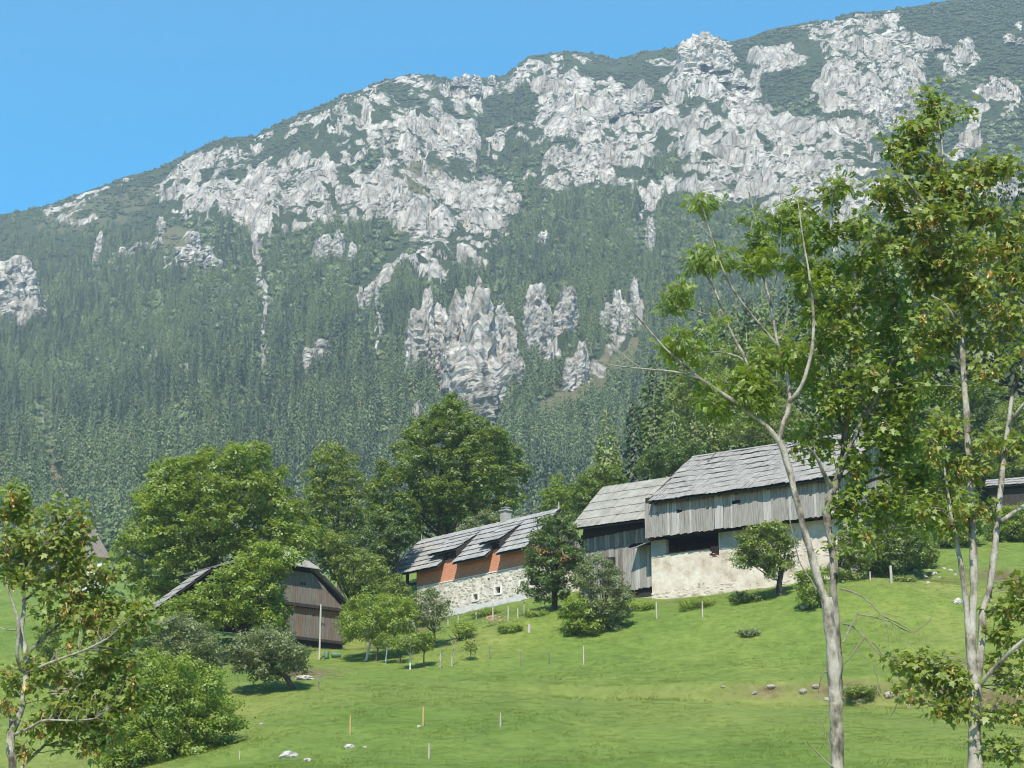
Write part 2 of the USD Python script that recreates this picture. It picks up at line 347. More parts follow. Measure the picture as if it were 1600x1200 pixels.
n_, l_ = rock_nodes(1.0, 1.28)
n_["sep"] = ("separate_xyz", {}); n_["na"] = ("math", {"math_type": "multiply_add", "value2": 0.9, "value3": -0.45}); n_["sl"] = ("math", {"math_type": "add"})
n_["gr"] = ("rgb_ramp", {"ramp": [(0.78, (0, 0, 0)), (0.92, (1, 1, 1))]}); n_["gm"] = ("mix_color", {"b": (0.075, 0.095, 0.035)})
look("crag_rock", n_, l_ + [("g.normal", "sep.vector"), ("n2.fac", "na.value1"), ("sep.z", "sl.value1"), ("na.value", "sl.value2"), ("sl.value", "gr.fac"), ("gr.color", "gm.fac"), ("mx.result", "gm.a"), ("gm.result", "p.base_color")])
n_, l_ = rock_nodes()
n_.update({"rk": ("attribute", {"attribute": "rock"}), "dr": ("attribute", {"attribute": "dry"}), "n3": ("noise_texture", {"scale": 0.06, "detail": 8.0, "roughness": 0.75}),
           "fr": ("rgb_ramp", {"ramp": [(0.3, (0.032, 0.048, 0.024)), (0.5, (0.046, 0.066, 0.030)), (0.7, (0.075, 0.088, 0.040))]}),
           "dm": ("mix_color", {"b": (0.21, 0.19, 0.10)}), "ra": ("math", {"math_type": "multiply_add", "value2": 2.4, "value3": -1.2}), "rb": ("math", {"math_type": "add"}),
           "rr": ("rgb_ramp", {"ramp": [(0.42, (0, 0, 0)), (0.56, (1, 1, 1))]}), "fm": ("mix_color", {})})
look("mountain", n_, l_ + [("g.position", "n3.vector"), ("n3.fac", "fr.fac"), ("fr.color", "dm.a"), ("dr.fac", "dm.fac"), ("n3.fac", "ra.value1"), ("ra.value", "rb.value1"), ("rk.fac", "rb.value2"), ("rb.value", "rr.fac"),
                           ("rr.color", "fm.fac"), ("dm.result", "fm.a"), ("mx.result", "fm.b"), ("fm.result", "p.base_color")])

# ------------------------------------------------------------------ near ground: one sheet from the camera to the foot of the mountain
survey = np.array([
    (560, 1200, 80), (800, 1200, 80), (1100, 1200, 78), (1500, 1200, 75), (430, 1195, 85), (370, 1190, 90),
    (460, 1150, 95), (700, 1150, 93), (1000, 1150, 92), (1300, 1150, 90), (1580, 1150, 88),
    (480, 1105, 108), (800, 1100, 108), (1100, 1098, 106), (1400, 1098, 103), (1600, 1118, 98), (390, 1115, 112),
    (460, 1077, 118), (560, 1045, 130), (650, 1045, 130), (800, 1035, 130), (1000, 1030, 127), (1200, 1015, 124), (1400, 1000, 122), (1600, 990, 121),
    (500, 1032, 138), (545, 1017, 143), (440, 1045, 130), (760, 978, 143), (870, 962, 141), (920, 992, 137), (1020, 940, 149), (1130, 932, 143), (1230, 922, 139.5), (1310, 905, 139),
    (1400, 908, 147), (1600, 903, 149), (1450, 862, 165), (1600, 852, 168), (1500, 832, 180),
    (80, 960, 190), (150, 1000, 172), (40, 1040, 160), (150, 965, 190), (100, 1087, 150), (60, 1180, 113), (150, 1192, 106), (250, 1190, 98), (270, 1110, 116), (250, 1040, 145),
    (443, 1006, 148), (540, 1020, 153), (300, 1000, 150), (690, 966, 167), (830, 937, 157), (640, 985, 158), (950, 935, 153),
    (400, 925, 200), (200, 925, 210), (600, 915, 200), (900, 868, 200), (1300, 830, 200), (1600, 820, 205), (20, 942, 220),
    (-200, 1150, 120), (-200, 950, 200), (1800, 1180, 80), (1800, 980, 125), (1800, 850, 170)], float)
cp = at(survey[:, 0], survey[:, 1], survey[:, 2])
extra = []
for Y, el in ((300, 10.0), (420, 10.0), (560, 10.2), (700, 10.6), (820, 10.8)):
    for az in (-24, -12, 0, 12, 24):
        e2 = el + (6.0 if az > 8 and Y == 300 else 4.8 if az > 8 and Y == 420 else 0.7 if az == 0 and Y < 450 else 0)
        extra.append((Y * math.tan(math.radians(az)), Y, Y * math.tan(math.radians(e2))))
for Y, z in ((0, -1.7), (15, -1.2), (40, 0.9), (60, 4.2)):
    for x in (-0.7, -0.3, 0, 0.3, 0.7):
        extra.append((x * max(Y, 12), Y, z))
for az, el in ((6, 12.3), (12, 14.0), (24, 14.5)):
    extra.append((250 * math.tan(math.radians(az)), 250, 250 * math.tan(math.radians(el))))
for x in (-40, 0, 40):
    extra.append((x, -40, -3.0))
cp = np.vstack([cp, extra])
rbf = RBFInterpolator(cp[:, :2], cp[:, 2], kernel="thin_plate_spline", smoothing=1.5, neighbors=40)

bank_line = at(np.array([600, 800, 1050, 1200, 1320, 1440, 1600, 1750]), np.array([1062, 1072, 1083, 1088, 1092, 1096, 1110, 1125]), np.array([121, 117, 111.5, 109, 107.5, 106, 101, 98.0]))


def bank(x, y):
    yb = np.interp(x, bank_line[:, 0], bank_line[:, 1]) + 1.2 * (meshkit.noise(np.stack([x / 6, y * 0, x * 0], -1), 5) - 0.5)
    w = np.interp(x, [bank_line[0, 0] - 3, bank_line[2, 0], bank_line[3, 0] + 4], [0.0, 0.45, 1.0])
    return y - yb, w


def ground_base(x, y):
    x, y = np.asarray(x, float), np.asarray(y, float)
    return rbf(np.stack([x.ravel(), y.ravel()], 1)).reshape(x.shape)


def relief(x, y):
    q, w = bank(x, y)
    step = 0.75 * w * np.tanh(q / 0.5) * np.exp(-(q / 7.0) ** 2)
    n = meshkit.fbm(np.stack([x / 5, y / 5, x * 0], -1), 3, 11) - 0.5
    return step + 0.30 * n


def ground(x, y):
    return ground_base(x, y) + relief(np.asarray(x, float), np.asarray(y, float))


def on_ground(px, py, y0=60.0, y1=230.0):
    """Where the line of sight through a point of the photo first meets the ground."""
    d = ray(np.float64(px), np.float64(py)); ys = np.linspace(y0, y1, 500)
    p = d[None] * (ys / d[1])[:, None]
    hit = np.nonzero(ground(p[:, 0], p[:, 1]) >= p[:, 2])[0]
    k = hit[0] if len(hit) else len(ys) - 1
    return np.array([p[k, 0], p[k, 1], float(ground(p[k:k + 1, 0], p[k:k + 1, 1])[0])])


def stand(px, Y):
    x = (px - 800) / FPX * Y / 1.02
    return np.array([x, Y, float(ground(np.array([x]), np.array([Y * 1.0]))[0])])


rs = np.r_[np.linspace(0.5, 60, 30), np.linspace(61, 185, 290), np.geomspace(187, 860, 60)]
azs = np.radians(np.r_[np.linspace(-40, -17.5, 24), np.linspace(-17, 17, 220), np.linspace(17.5, 40, 24)])
AZ, RR = np.meshgrid(azs, rs)
gx, gy = RR * np.sin(AZ), RR * np.cos(AZ)
gz = ground(gx, gy)
i, j = np.meshgrid(np.arange(len(rs) - 1), np.arange(len(azs) - 1), indexing="ij")
c = len(azs)
gf = np.stack([i * c + j, i * c + j + 1, (i + 1) * c + j + 1, (i + 1) * c + j], -1).reshape(-1, 4)[:, ::-1]
gf = np.vstack([gf[:, [0, 1, 2]], gf[:, [0, 2, 3]]])[:, ::-1]
q, w = bank(gx, gy)
soil = np.clip(w * np.exp(-((q - 0.05) / 0.55) ** 2) * 1.0 * (0.5 + 0.9 * meshkit.noise(np.stack([gx / 1.6, gy / 1.6, gx * 0], -1), 15)), 0, 1)
dry = np.clip(w * np.exp(-((q + 0.9) / 1.4) ** 2) * 0.25 + 0.15 * np.exp(-((q + 8) / 10) ** 2), 0, 1)
for px, py, r, a in ((472, 1052, 2.6, 1.0), (590, 1012, 1.8, 0.9), (1575, 903, 3.2, 1.0), (1470, 908, 2.2, 0.7), (1395, 900, 2.4, 0.6), (650, 985, 2.0, 0.9), (1060, 940, 2.0, 0.5)):
    o = on_ground(px, py)
    soil = np.maximum(soil, a * np.exp(-(((gx - o[0]) / r) ** 2 + ((gy - o[1]) / (r * 1.6)) ** 2)))
gv = np.stack([gx, gy, gz], -1).reshape(-1, 3)
single("meadow_ground", (gv, gf), "meadow", "bright green sloping meadow with a low earth bank across it", "meadow", kind="structure", smooth=True, attrs={"soil": soil.ravel(), "dry": dry.ravel()})

# ------------------------------------------------------------------ the mountain
sky_px = np.array([(-400, 420), (-200, 385), (0, 335), (60, 325), (130, 300), (200, 276), (250, 262), (300, 236), (345, 216), (370, 214), (400, 212), (440, 190), (500, 166), (560, 141), (600, 126), (640, 118), (700, 121), (720, 129),
                   (740, 121), (780, 122), (800, 110), (825, 88), (880, 81), (900, 80), (940, 86), (960, 93), (1000, 82), (1020, 79), (1050, 77), (1070, 62), (1100, 56), (1140, 65), (1160, 62), (1200, 47), (1250, 37),
                   (1300, 31), (1330, 22), (1380, 16), (1420, 11), (1480, 1), (1600, -18), (1800, -45), (2000, -70)], float)
sd = ray(sky_px[:, 0], sky_px[:, 1])
sky_az, sky_el = np.arctan2(sd[:, 0], sd[:, 1]), np.arctan2(sd[:, 2], np.hypot(sd[:, 0], sd[:, 1]))
R0, R1 = 690.0, 2100.0


def mt_range(az):
    return R1 + 60 * np.sin(az * 21.0 + 0.6)


def mt_base(az, t):
    zr = mt_range(az) * np.tan(np.interp(az, sky_az, sky_el)); z0 = R0 * math.tan(math.radians(10.9))
    tt = np.minimum(t, 1.0)
    z = z0 + (zr - z0) * tt * (0.74 + 0.26 * np.maximum(tt, 0))
    return z - np.maximum(t - 1, 0) * 900


def mt_radius(az, t):
    return R0 + (mt_range(az) - R0) * t


def mt_find(px, py):
    """The (bearing, t) at which the line of sight meets the plain mountain slope."""
    d = ray(np.asarray(px, float), np.asarray(py, float)); az = np.arctan2(d[..., 0], d[..., 1]); te = d[..., 2] / np.hypot(d[..., 0], d[..., 1])
    ts = np.linspace(0, 1, 400)
    A = np.atleast_1d(az)[:, None]
    g = mt_base(A, ts[None]) / mt_radius(A, ts[None]) - np.atleast_1d(te)[:, None]
    k = np.argmax(g >= 0, 1); k = np.where((g >= 0).any(1), k, len(ts) - 1)
    return np.atleast_1d(az), ts[k]


NA, NT = 760, 500
maz = np.linspace(math.radians(-21), math.radians(21), NA); mt = np.r_[np.linspace(-0.16, 0, 10, endpoint=False), np.linspace(0, 0.35, 110, endpoint=False), np.linspace(0.35, 1.0, NT - 132), np.linspace(1.004, 1.12, 12)]
A, Tt = np.meshgrid(maz, mt)
Rm = mt_radius(A, Tt); Zm = mt_base(A, Tt)
mx, my = Rm * np.sin(A), Rm * np.cos(A)
mpx, mpy = proj(np.stack([mx, my, Zm], -1).reshape(-1, 3)); mpx, mpy = mpx.reshape(A.shape), mpy.reshape(A.shape)

CLIFFS = [  # outline on the photo, how much of it is bare rock
    (0.86, [(330, 232), (400, 214), (500, 167), (600, 127), (640, 119), (715, 124), (748, 124), (758, 140), (742, 200), (750, 250), (735, 292), (700, 292), (660, 332), (640, 372), (600, 335), (560, 348), (500, 338), (460, 352), (420, 372), (385, 372), (355, 332), (300, 342), (262, 322), (272, 290), (300, 262)]),
    (0.92, [(615, 400), (640, 350), (680, 300), (760, 265), (800, 280), (822, 322), (790, 362), (760, 412), (700, 420), (668, 432), (640, 402)]),
    (0.55, [(760, 122), (830, 92), (950, 88), (1050, 80), (1110, 170), (1110, 300), (1000, 330), (960, 300), (880, 320), (820, 270), (760, 240), (745, 180)]),
    (0.90, [(930, 195), (960, 165), (1010, 140), (1062, 172), (1050, 242), (985, 295), (945, 275)]),
    (0.85, [(825, 100), (870, 84), (945, 90), (950, 110), (900, 120), (860, 120), (830, 125)]),
    (0.96, [(1030, 140), (1058, 75), (1098, 58), (1142, 72), (1152, 130), (1085, 142)]),
    (0.93, [(1168, 112), (1208, 54), (1258, 42), (1330, 24), (1410, 18), (1402, 62), (1340, 92), (1270, 112), (1200, 122)]),
    (0.60, [(1060, 180), (1150, 120), (1290, 120), (1390, 60), (1450, 60), (1450, 200), (1380, 280), (1280, 330), (1150, 330), (1060, 300)]),
    (0.90, [(1110, 232), (1150, 165), (1240, 182), (1290, 122), (1340, 107), (1372, 140), (1366, 200), (1350, 262), (1280, 302), (1190, 312), (1140, 292), (1085, 292)]),
    (0.94, [(1368, 132), (1420, 102), (1442, 132), (1402, 202), (1370, 175)]),
    (0.90, [(1468, 112), (1530, 110), (1562, 140), (1610, 130), (1610, 160), (1562, 182), (1542, 222), (1490, 248), (1472, 238), (1532, 172), (1480, 162)]),
    (0.72, [(1280, 350), (1330, 300), (1420, 285), (1600, 262), (1620, 310), (1480, 352), (1300, 385)]),
    (0.93, [(-30, 422), (46, 414), (62, 450), (78, 500), (40, 524), (-30, 520)]),
    (0.45, [(60, 332), (130, 306), (210, 282), (250, 300), (180, 345), (100, 362)]),
    (0.50, [(240, 272), (330, 232), (345, 330), (300, 345), (250, 330)]),
    (0.80, [(380, 340), (425, 340), (412, 388), (398, 392)]),
    (0.75, [(400, 385), (409, 385), (416, 440), (420, 490), (414, 580), (407, 580), (411, 495), (406, 440)]),
    (0.75, [(604, 395), (618, 402), (580, 440), (566, 462), (560, 445)]),
    (0.8, [(590, 490), (598, 490), (596, 520), (586, 548), (582, 545), (590, 515)]),
    (0.75, [(1012, 318), (1022, 312), (1005, 345), (998, 345)]),
    (0.55, [(640, 455), (900, 440), (905, 520), (830, 610), (740, 640), (640, 560)]),
    (0.6, [(560, 690), (640, 640), (720, 640), (780, 655), (760, 680), (640, 690)]),
    (0.5, [(180, 395), (350, 350), (350, 425), (240, 425)]),
    (0.55, [(470, 570), (520, 525), (535, 560), (500, 592), (465, 592)]),
    (0.4, [(1400, 40), (1480, 90), (1600, 40), (1600, 110), (1500, 110), (1420, 100)]),
    (0.6, [(900, 590), (960, 500), (1000, 430), (1010, 480), (920, 590)]),
    (0.5, [(480, 380), (540, 360), (560, 400), (500, 410)]),
]
DRY = [(0.9, [(60, 640), (66, 640), (82, 700), (96, 740), (118, 790), (100, 790), (80, 735), (66, 695)]), (0.30, [(60, 345), (220, 290), (260, 300), (160, 370), (70, 370)]), (0.6, [(830, 610), (900, 570), (1000, 500), (1010, 540), (930, 610), (850, 650)]),
       (0.5, [(700, 640), (780, 640), (790, 690), (720, 700)]), (0.5, [(255, 345), (300, 350), (300, 420), (250, 400)]), (0.55, [(640, 250), (700, 270), (640, 340), (600, 330)])]


SCREE = [([(398, 375), (403, 392), (408, 420), (414, 445), (416, 470), (412, 500), (409, 520), (411, 548), (410, 578)], 2.8), ([(640, 372), (612, 398), (590, 425), (572, 442), (562, 455)], 4.0), ([(594, 488), (598, 505), (594, 525), (586, 545)], 2.2),
         ([(1020, 312), (1008, 325), (1003, 345)], 1.4), ([(563, 445), (562, 470), (561, 485)], 2.0), ([(1530, 170), (1515, 205), (1490, 240)], 9.0), ([(330, 300), (326, 330), (322, 345)], 2.0)]


def near_line(px, py, line_):
    """Distance to a gully's course as it is seen."""
    d = np.full(px.shape, 1e9)
    for (ax, ay), (bx, by) in zip(line_[:-1], line_[1:]):
        u = np.clip(((px - ax) * (bx - ax) + (py - ay) * (by - ay)) / ((bx - ax) ** 2 + (by - ay) ** 2), 0, 1)
        d = np.minimum(d, np.hypot(px - ax - u * (bx - ax), py - ay - u * (by - ay)))
    return d


def cover(px, py, polys):
    c = np.zeros(px.shape)
    jx = 14 * (meshkit.noise(np.stack([px / 16, py / 16, px * 0], -1), 3) - 0.5) + 8 * (meshkit.noise(np.stack([px / 6, py / 6, px * 0], -1), 4) - 0.5)
    jy = 14 * (meshkit.noise(np.stack([px / 16, py / 16, px * 0 + 7], -1), 6) - 0.5)
    for a, poly in polys:
        m = poly_mask(px + jx, py + jy, poly)
        c = np.where(m, np.maximum(c, a), c)
    return c


def rockiness(px, py, x, y):
    """0 to 1: bare rock where the outcrops of the photo stand, broken up by ledges and gullies."""
    cv = cover(px, py, CLIFFS)
    n = meshkit.fbm(np.stack([x / 46, y / 95, x * 0], -1), 4, 21)
    th = 0.5 + (n - 0.5) * 2.6
    return np.clip((cv - th) * 3.0 + 0.5, 0, 1) * (cv > 0), cv


rock, cv = rockiness(mpx, mpy, mx, my)
drym = cover(mpx, mpy, DRY)


def ridged(p, octaves, seed):
    out, amp, tot = 0, 1.0, 0
    for o in range(octaves):
        out = out + amp * (1 - np.abs(2 * meshkit.noise(np.asarray(p) * 2.0 ** o, seed + o) - 1)); tot += amp; amp *= 0.55
    return out / tot


wave = (meshkit.fbm(np.stack([mx / 170, my / 320, mx * 0], -1), 3, 31) - 0.5) * 42 * np.clip(Tt * 3, 0, 1) * np.clip((1.0 - Tt) * 5, 0, 1)
rs_ = np.clip(rock * 1.2, 0, 1)
from scipy.ndimage import gaussian_filter
rsoft = gaussian_filter(rs_, 1.2)


def blocks(x, y, size, stretch, seed, tilt):
    """Broken rock: every cell is a tilted slab at its own height."""
    rg = rng_of(seed); x0, x1, y0, y1 = x.min(), x.max(), y.min(), y.max()
    n = int((x1 - x0) * (y1 - y0) / (size * size * stretch))
    c = np.stack([rg.uniform(x0, x1, n), rg.uniform(y0, y1, n) / stretch], 1)
    wx = x + size * 0.8 * (meshkit.noise(np.stack([x / size, y / size, x * 0], -1), seed) - 0.5)
    p = np.stack([wx.ravel(), y.ravel() / stretch], 1); k = cKDTree(c).query(p)[1]
    h = rg.uniform(-0.5, 0.5, n)[k] * size + ((p - c[k]) * rg.normal(size=(n, 2))[k]).sum(1) * tilt
    return h.reshape(x.shape)


xw = mx + 0.22 * my + 30 * (meshkit.noise(np.stack([mx / 120, my / 120, mx * 0], -1), 47) - 0.5)
crag = ridged(np.stack([xw / 36, my / 150, mx * 0], -1), 4, 41) - 0.45
fine = blocks(xw, my, 8.0, 2.6, 51, 0.6)
coarse = blocks(xw, my, 24.0, 2.6, 52, 0.5)
# free-standing teeth of rock in the cliffs
rg = rng_of(7)
teeth = np.zeros(A.shape)
cand = np.argwhere((cv > 0.5) & (Tt < 0.985)); pick = cand[rg.choice(len(cand), 170, replace=False)]
xy = np.stack([mx, my], -1).reshape(-1, 2); tree = cKDTree(xy)
for a_, b_ in pick:
    rad = rg.uniform(5, 16); hgt = rad * rg.uniform(0.8, 2.2)
    ids = tree.query_ball_point((mx[a_, b_], my[a_, b_]), rad * 1.7)
    dd = np.hypot((xy[ids, 0] - mx[a_, b_]) / 1.0, (xy[ids, 1] - my[a_, b_]) / 1.7) / rad
    tv = hgt * np.clip(1 - dd, 0, 1) ** 0.75
    flat = teeth.reshape(-1); flat[ids] = np.maximum(flat[ids], tv)
edge_fade = np.clip((1.0 - Tt) * 18, 0.35, 1)
Zm2 = Zm + wave + rsoft * (crag * 15 + fine * 0.50 + coarse * 0.42 + teeth * 0.55) * edge_fade
gr_t, gr_a = np.gradient(gaussian_filter(Zm2, 1.0)); rr_t, _ = np.gradient(Rm); _, aa_a = np.gradient(A)
nz = 1 / np.sqrt(1 + (gr_t / rr_t) ** 2 + (gr_a / (aa_a * Rm)) ** 2)
grow = 0.5 * meshkit.fbm(np.stack([xw / 44, my / 100, mx * 0], -1), 4, 23) + 0.5 * meshkit.fbm(np.stack([xw / 11, my / 22, mx * 0], -1), 3, 24)
rock = rock * np.clip((0.76 - nz) * 2.5 + 0.66 + (0.5 - grow) * 5.5, 0, 1)
for line_, hw in SCREE:
    rock = np.maximum(rock, near_line(mpx, mpy, line_) < hw)
mv = np.stack([mx, my, Zm2], -1).reshape(-1, 3)
i, j = np.meshgrid(np.arange(len(mt) - 1), np.arange(NA - 1), indexing="ij")
mf = np.stack([i * NA + j, i * NA + j + 1, (i + 1) * NA + j + 1, (i + 1) * NA + j], -1).reshape(-1, 4)
mf = np.vstack([mf[:, [0, 1, 2]], mf[:, [0, 2, 3]]])
single("mountain", (mv, mf), "mountain", "grey limestone mountain ridge with forested lower slopes", "mountain", kind="structure", smooth=False, attrs={"rock": rock.ravel(), "dry": drym.ravel()})

from scipy.interpolate import RegularGridInterpolator
mt_z = RegularGridInterpolator((mt, maz), Zm2, bounds_error=False, fill_value=None)
mt_rock = RegularGridInterpolator((mt, maz), np.maximum(rsoft, rock), bounds_error=False, fill_value=0)
mt_cv = RegularGridInterpolator((mt, maz), cv, bounds_error=False, fill_value=0)
mt_dry = RegularGridInterpolator((mt, maz), drym, bounds_error=False, fill_value=0)


def pinnacle(base, height, wid, seed, lean=0.0):
    """A jagged tower of rock: a ring grid, pushed in and out by ridged noise."""
    nth, nz = 28, 30
    th = np.arange(nth) * 2 * np.pi / nth; zz = np.linspace(-0.15, 1, nz)
    TH, Z = np.meshgrid(th, zz)
    prof = np.clip(1.08 - 0.16 * np.clip(Z, 0, 1) - np.clip(Z, 0, 1) ** 5 * 0.30, 0.05, 2)
    q = np.stack([np.cos(TH) * 2.1 + seed * 7.1, np.sin(TH) * 2.1, Z * height / wid * 1.3], -1)
    rgp = rng_of(seed * 3 + 1); tall = height / wid; nc_ = int(26 * max(tall, 1.0)) + 14        # tilted blocks over the faces
    cc = np.stack([rgp.uniform(0, 2 * np.pi, nc_), rgp.uniform(-0.2, 1.05, nc_) * tall], 1); ft = np.stack([TH.ravel(), (Z * tall).ravel()], 1)
    kk = cKDTree(np.vstack([cc, cc + [2 * np.pi, 0], cc - [2 * np.pi, 0]])).query(ft)[1] % nc_
    dl = ft - cc[kk]; dl[:, 0] = (dl[:, 0] + np.pi) % (2 * np.pi) - np.pi
    blk = (rgp.uniform(-0.16, 0.16, nc_)[kk] + (dl * rgp.normal(size=(nc_, 2))[kk]).sum(1) * 0.16).reshape(TH.shape)
    rr = wid * prof * (0.62 + 0.55 * ridged(q, 5, seed % 97) + blk)
    hz = Z * height * (0.80 + 0.32 * meshkit.noise(np.stack([np.cos(TH) * 1.6 + seed, np.sin(TH) * 1.6, Z * 0], -1), seed % 89))
    v = np.stack([base[0] + rr * np.cos(TH) + lean * Z * wid, base[1] + 1.3 * rr * np.sin(TH), base[2] + hz], -1).reshape(-1, 3)
    top = v[-nth:].mean(0) + [0, 0, height * 0.04]
    v = np.vstack([v, top]); n = nth * nz
    i, j = np.meshgrid(np.arange(nz - 1), np.arange(nth), indexing="ij")
    qd = np.stack([i * nth + j, i * nth + (j + 1) % nth, (i + 1) * nth + (j + 1) % nth, (i + 1) * nth + j], -1).reshape(-1, 4)
    k = np.arange(nth)
    f = np.vstack([qd[:, [0, 1, 2]], qd[:, [0, 2, 3]], np.stack([(nz - 1) * nth + k, (nz - 1) * nth + (k + 1) % nth, np.full(nth, n)], 1)])
    return v, f


CRAGS = [  # label, teeth as (x, top, foot, half width) on the photo
    ("big broken rock tower above the lime tree, widest of the lower crags", [(745, 445, 610, 27), (720, 465, 590, 22), (765, 500, 600, 24), (735, 540, 625, 34), (770, 560, 612, 30), (705, 500, 600, 16), (790, 530, 600, 22), (805, 560, 602, 16), (755, 590, 632, 26), (720, 575, 618, 24)]),
    ("smooth pale rock slab left of the big tower, with a pointed top", [(665, 455, 575, 11), (655, 485, 580, 18), (672, 510, 575, 16), (648, 520, 582, 12), (690, 480, 570, 16), (695, 520, 572, 14)]),
    ("low rock tooth just right of the big tower top", [(782, 475, 520, 9), (795, 492, 530, 12), (800, 515, 545, 7)]),
    ("blocky rock tower with a notched crown, left one of the upright pair", [(832, 442, 530, 15), (846, 446, 525, 11), (838, 480, 545, 14), (850, 475, 530, 12)]),
    ("rounded rock tower, right one of the upright pair", [(885, 446, 515, 14), (878, 470, 522, 14), (896, 475, 512, 10), (868, 490, 512, 8)]),
    ("slim rock crest sloping down to the left, above the brown clearing", [(966, 454, 500, 8), (976, 468, 502, 8), (955, 474, 502, 10), (942, 486, 504, 9), (985, 480, 502, 6)]),
    ("small upright rock block standing above the slim crest", [(991, 435, 462, 6), (994, 445, 464, 5)]),
    ("leaning rock spike at the top of the brown clearing", [(908, 532, 585, 8), (902, 548, 586, 10), (890, 560, 590, 10), (912, 545, 582, 7)]),
    ("white needle of rock alone in the forest on the left", [(154, 365, 405, 6), (151, 385, 412, 7)]),
    ("small jagged rock right of the white needle", [(192, 386, 410, 6), (196, 395, 412, 5)]),
    ("low split rock in the scrub beside the jagged one", [(216, 380, 402, 8), (208, 388, 402, 7), (222, 388, 400, 5)]),
    ("upright rock block with a flat face below the left cliff", [(246, 371, 396, 7), (242, 378, 396, 6), (255, 400, 418, 6)]),
    ("pointed rock high on the left slope above the flat block", [(250, 338, 362, 6), (254, 345, 362, 5)]),
    ("pyramid shaped crag with broken foot below the left cliff", [(302, 362, 405, 11), (295, 385, 418, 15), (315, 388, 418, 15), (283, 400, 420, 10), (332, 402, 421, 12), (340, 405, 420, 8)]),
    ("grey forest crag beside the left edge of the photo", [(12, 418, 505, 22), (35, 418, 495, 17), (48, 450, 505, 14), (62, 480, 515, 9), (22, 470, 515, 20), (-8, 440, 515, 22), (70, 492, 518, 6)]),
    ("thin white rock sliver among the lower forest trees", [(241, 546, 565, 4), (237, 555, 566, 5)]),
    ("two stacked rock slivers in the lower forest, right of the single sliver", [(296, 552, 570, 5), (290, 568, 592, 4), (302, 585, 606, 5)]),
    ("small rock spur sloping to the right above the lime tree's left side", [(517, 518, 545, 7), (500, 530, 572, 12), (486, 545, 590, 14), (478, 565, 592, 12), (508, 550, 575, 10)]),
    ("short rock finger at the lower end of the scree gully", [(563, 447, 466, 4), (583, 440, 462, 8), (578, 446, 464, 6)]),
    ("lonely rock finger on the green slope below the central cliff", [(1017, 340, 385, 7), (1014, 355, 384, 6)]),
    ("small bleached rock left of the lonely rock finger", [(983, 356, 372, 7), (978, 362, 374, 5)]),
    ("rounded rock knob under the central cliff wall", [(852, 363, 382, 9), (845, 368, 382, 7)]),
    ("tooth shaped rocks on the scrub slope left of the gully", [(510, 366, 392, 10), (528, 364, 388, 9), (498, 374, 400, 7), (550, 380, 402, 7)]),
    ("rock tower on the skyline right of the saddle", [(1098, 56, 110, 24), (1075, 70, 122, 20), (1125, 66, 112, 18)]),
    ("pointed rocks on the ridge left of the saddle", [(728, 118, 150, 10), (745, 118, 158, 9), (768, 118, 140, 6), (712, 122, 150, 8)]),
    ("isolated rock island in the dark scrub at upper right", [(1468, 76, 96, 10), (1482, 80, 94, 7), (1456, 82, 96, 6)]),
    ("pair of rocks near the right edge in the dark scrub", [(1578, 55, 74, 9), (1594, 60, 76, 6)]),
    ("sharp grey cliff prow rising from the scrub, upper right", [(1415, 105, 190, 13), (1400, 120, 195, 13), (1430, 125, 175, 10), (1385, 150, 205, 10)]),
    ("triangular crag in the middle of the scree, central right", [(1146, 122, 158, 11), (1132, 140, 162, 12), (1160, 142, 160, 9)]),
    ("sunlit rock buttress in the upper centre", [(1005, 148, 210, 12), (985, 160, 212, 13), (965, 180, 215, 11), (1030, 160, 212, 12)]),
]
for k, (lab, tt_) in enumerate(CRAGS):
    crag_ = None
    for m_, (px, top, foot, hw) in enumerate(tt_):
        a_, t_ = mt_find(px, foot); r_ = float(mt_radius(a_, t_)[0]); zf = float(mt_z((t_[0], a_[0])))
        p = np.array([r_ * math.sin(a_[0]), r_ * math.cos(a_[0]), zf])
        zt = at(np.float64(px), np.float64(top), p[1])[2]
        crag_ = crag_ or Thing("rock_crag", lab, "rock crag", p)
        crag_.part("rock_tower", pinnacle(p, max(zt - zf, 6.0) * 0.98, hw * r_ / FPX * 1.05, 100 + 13 * k + 5 * m_, lean=rng_of(k * 31 + m_).uniform(-0.3, 0.3)), "crag_rock")


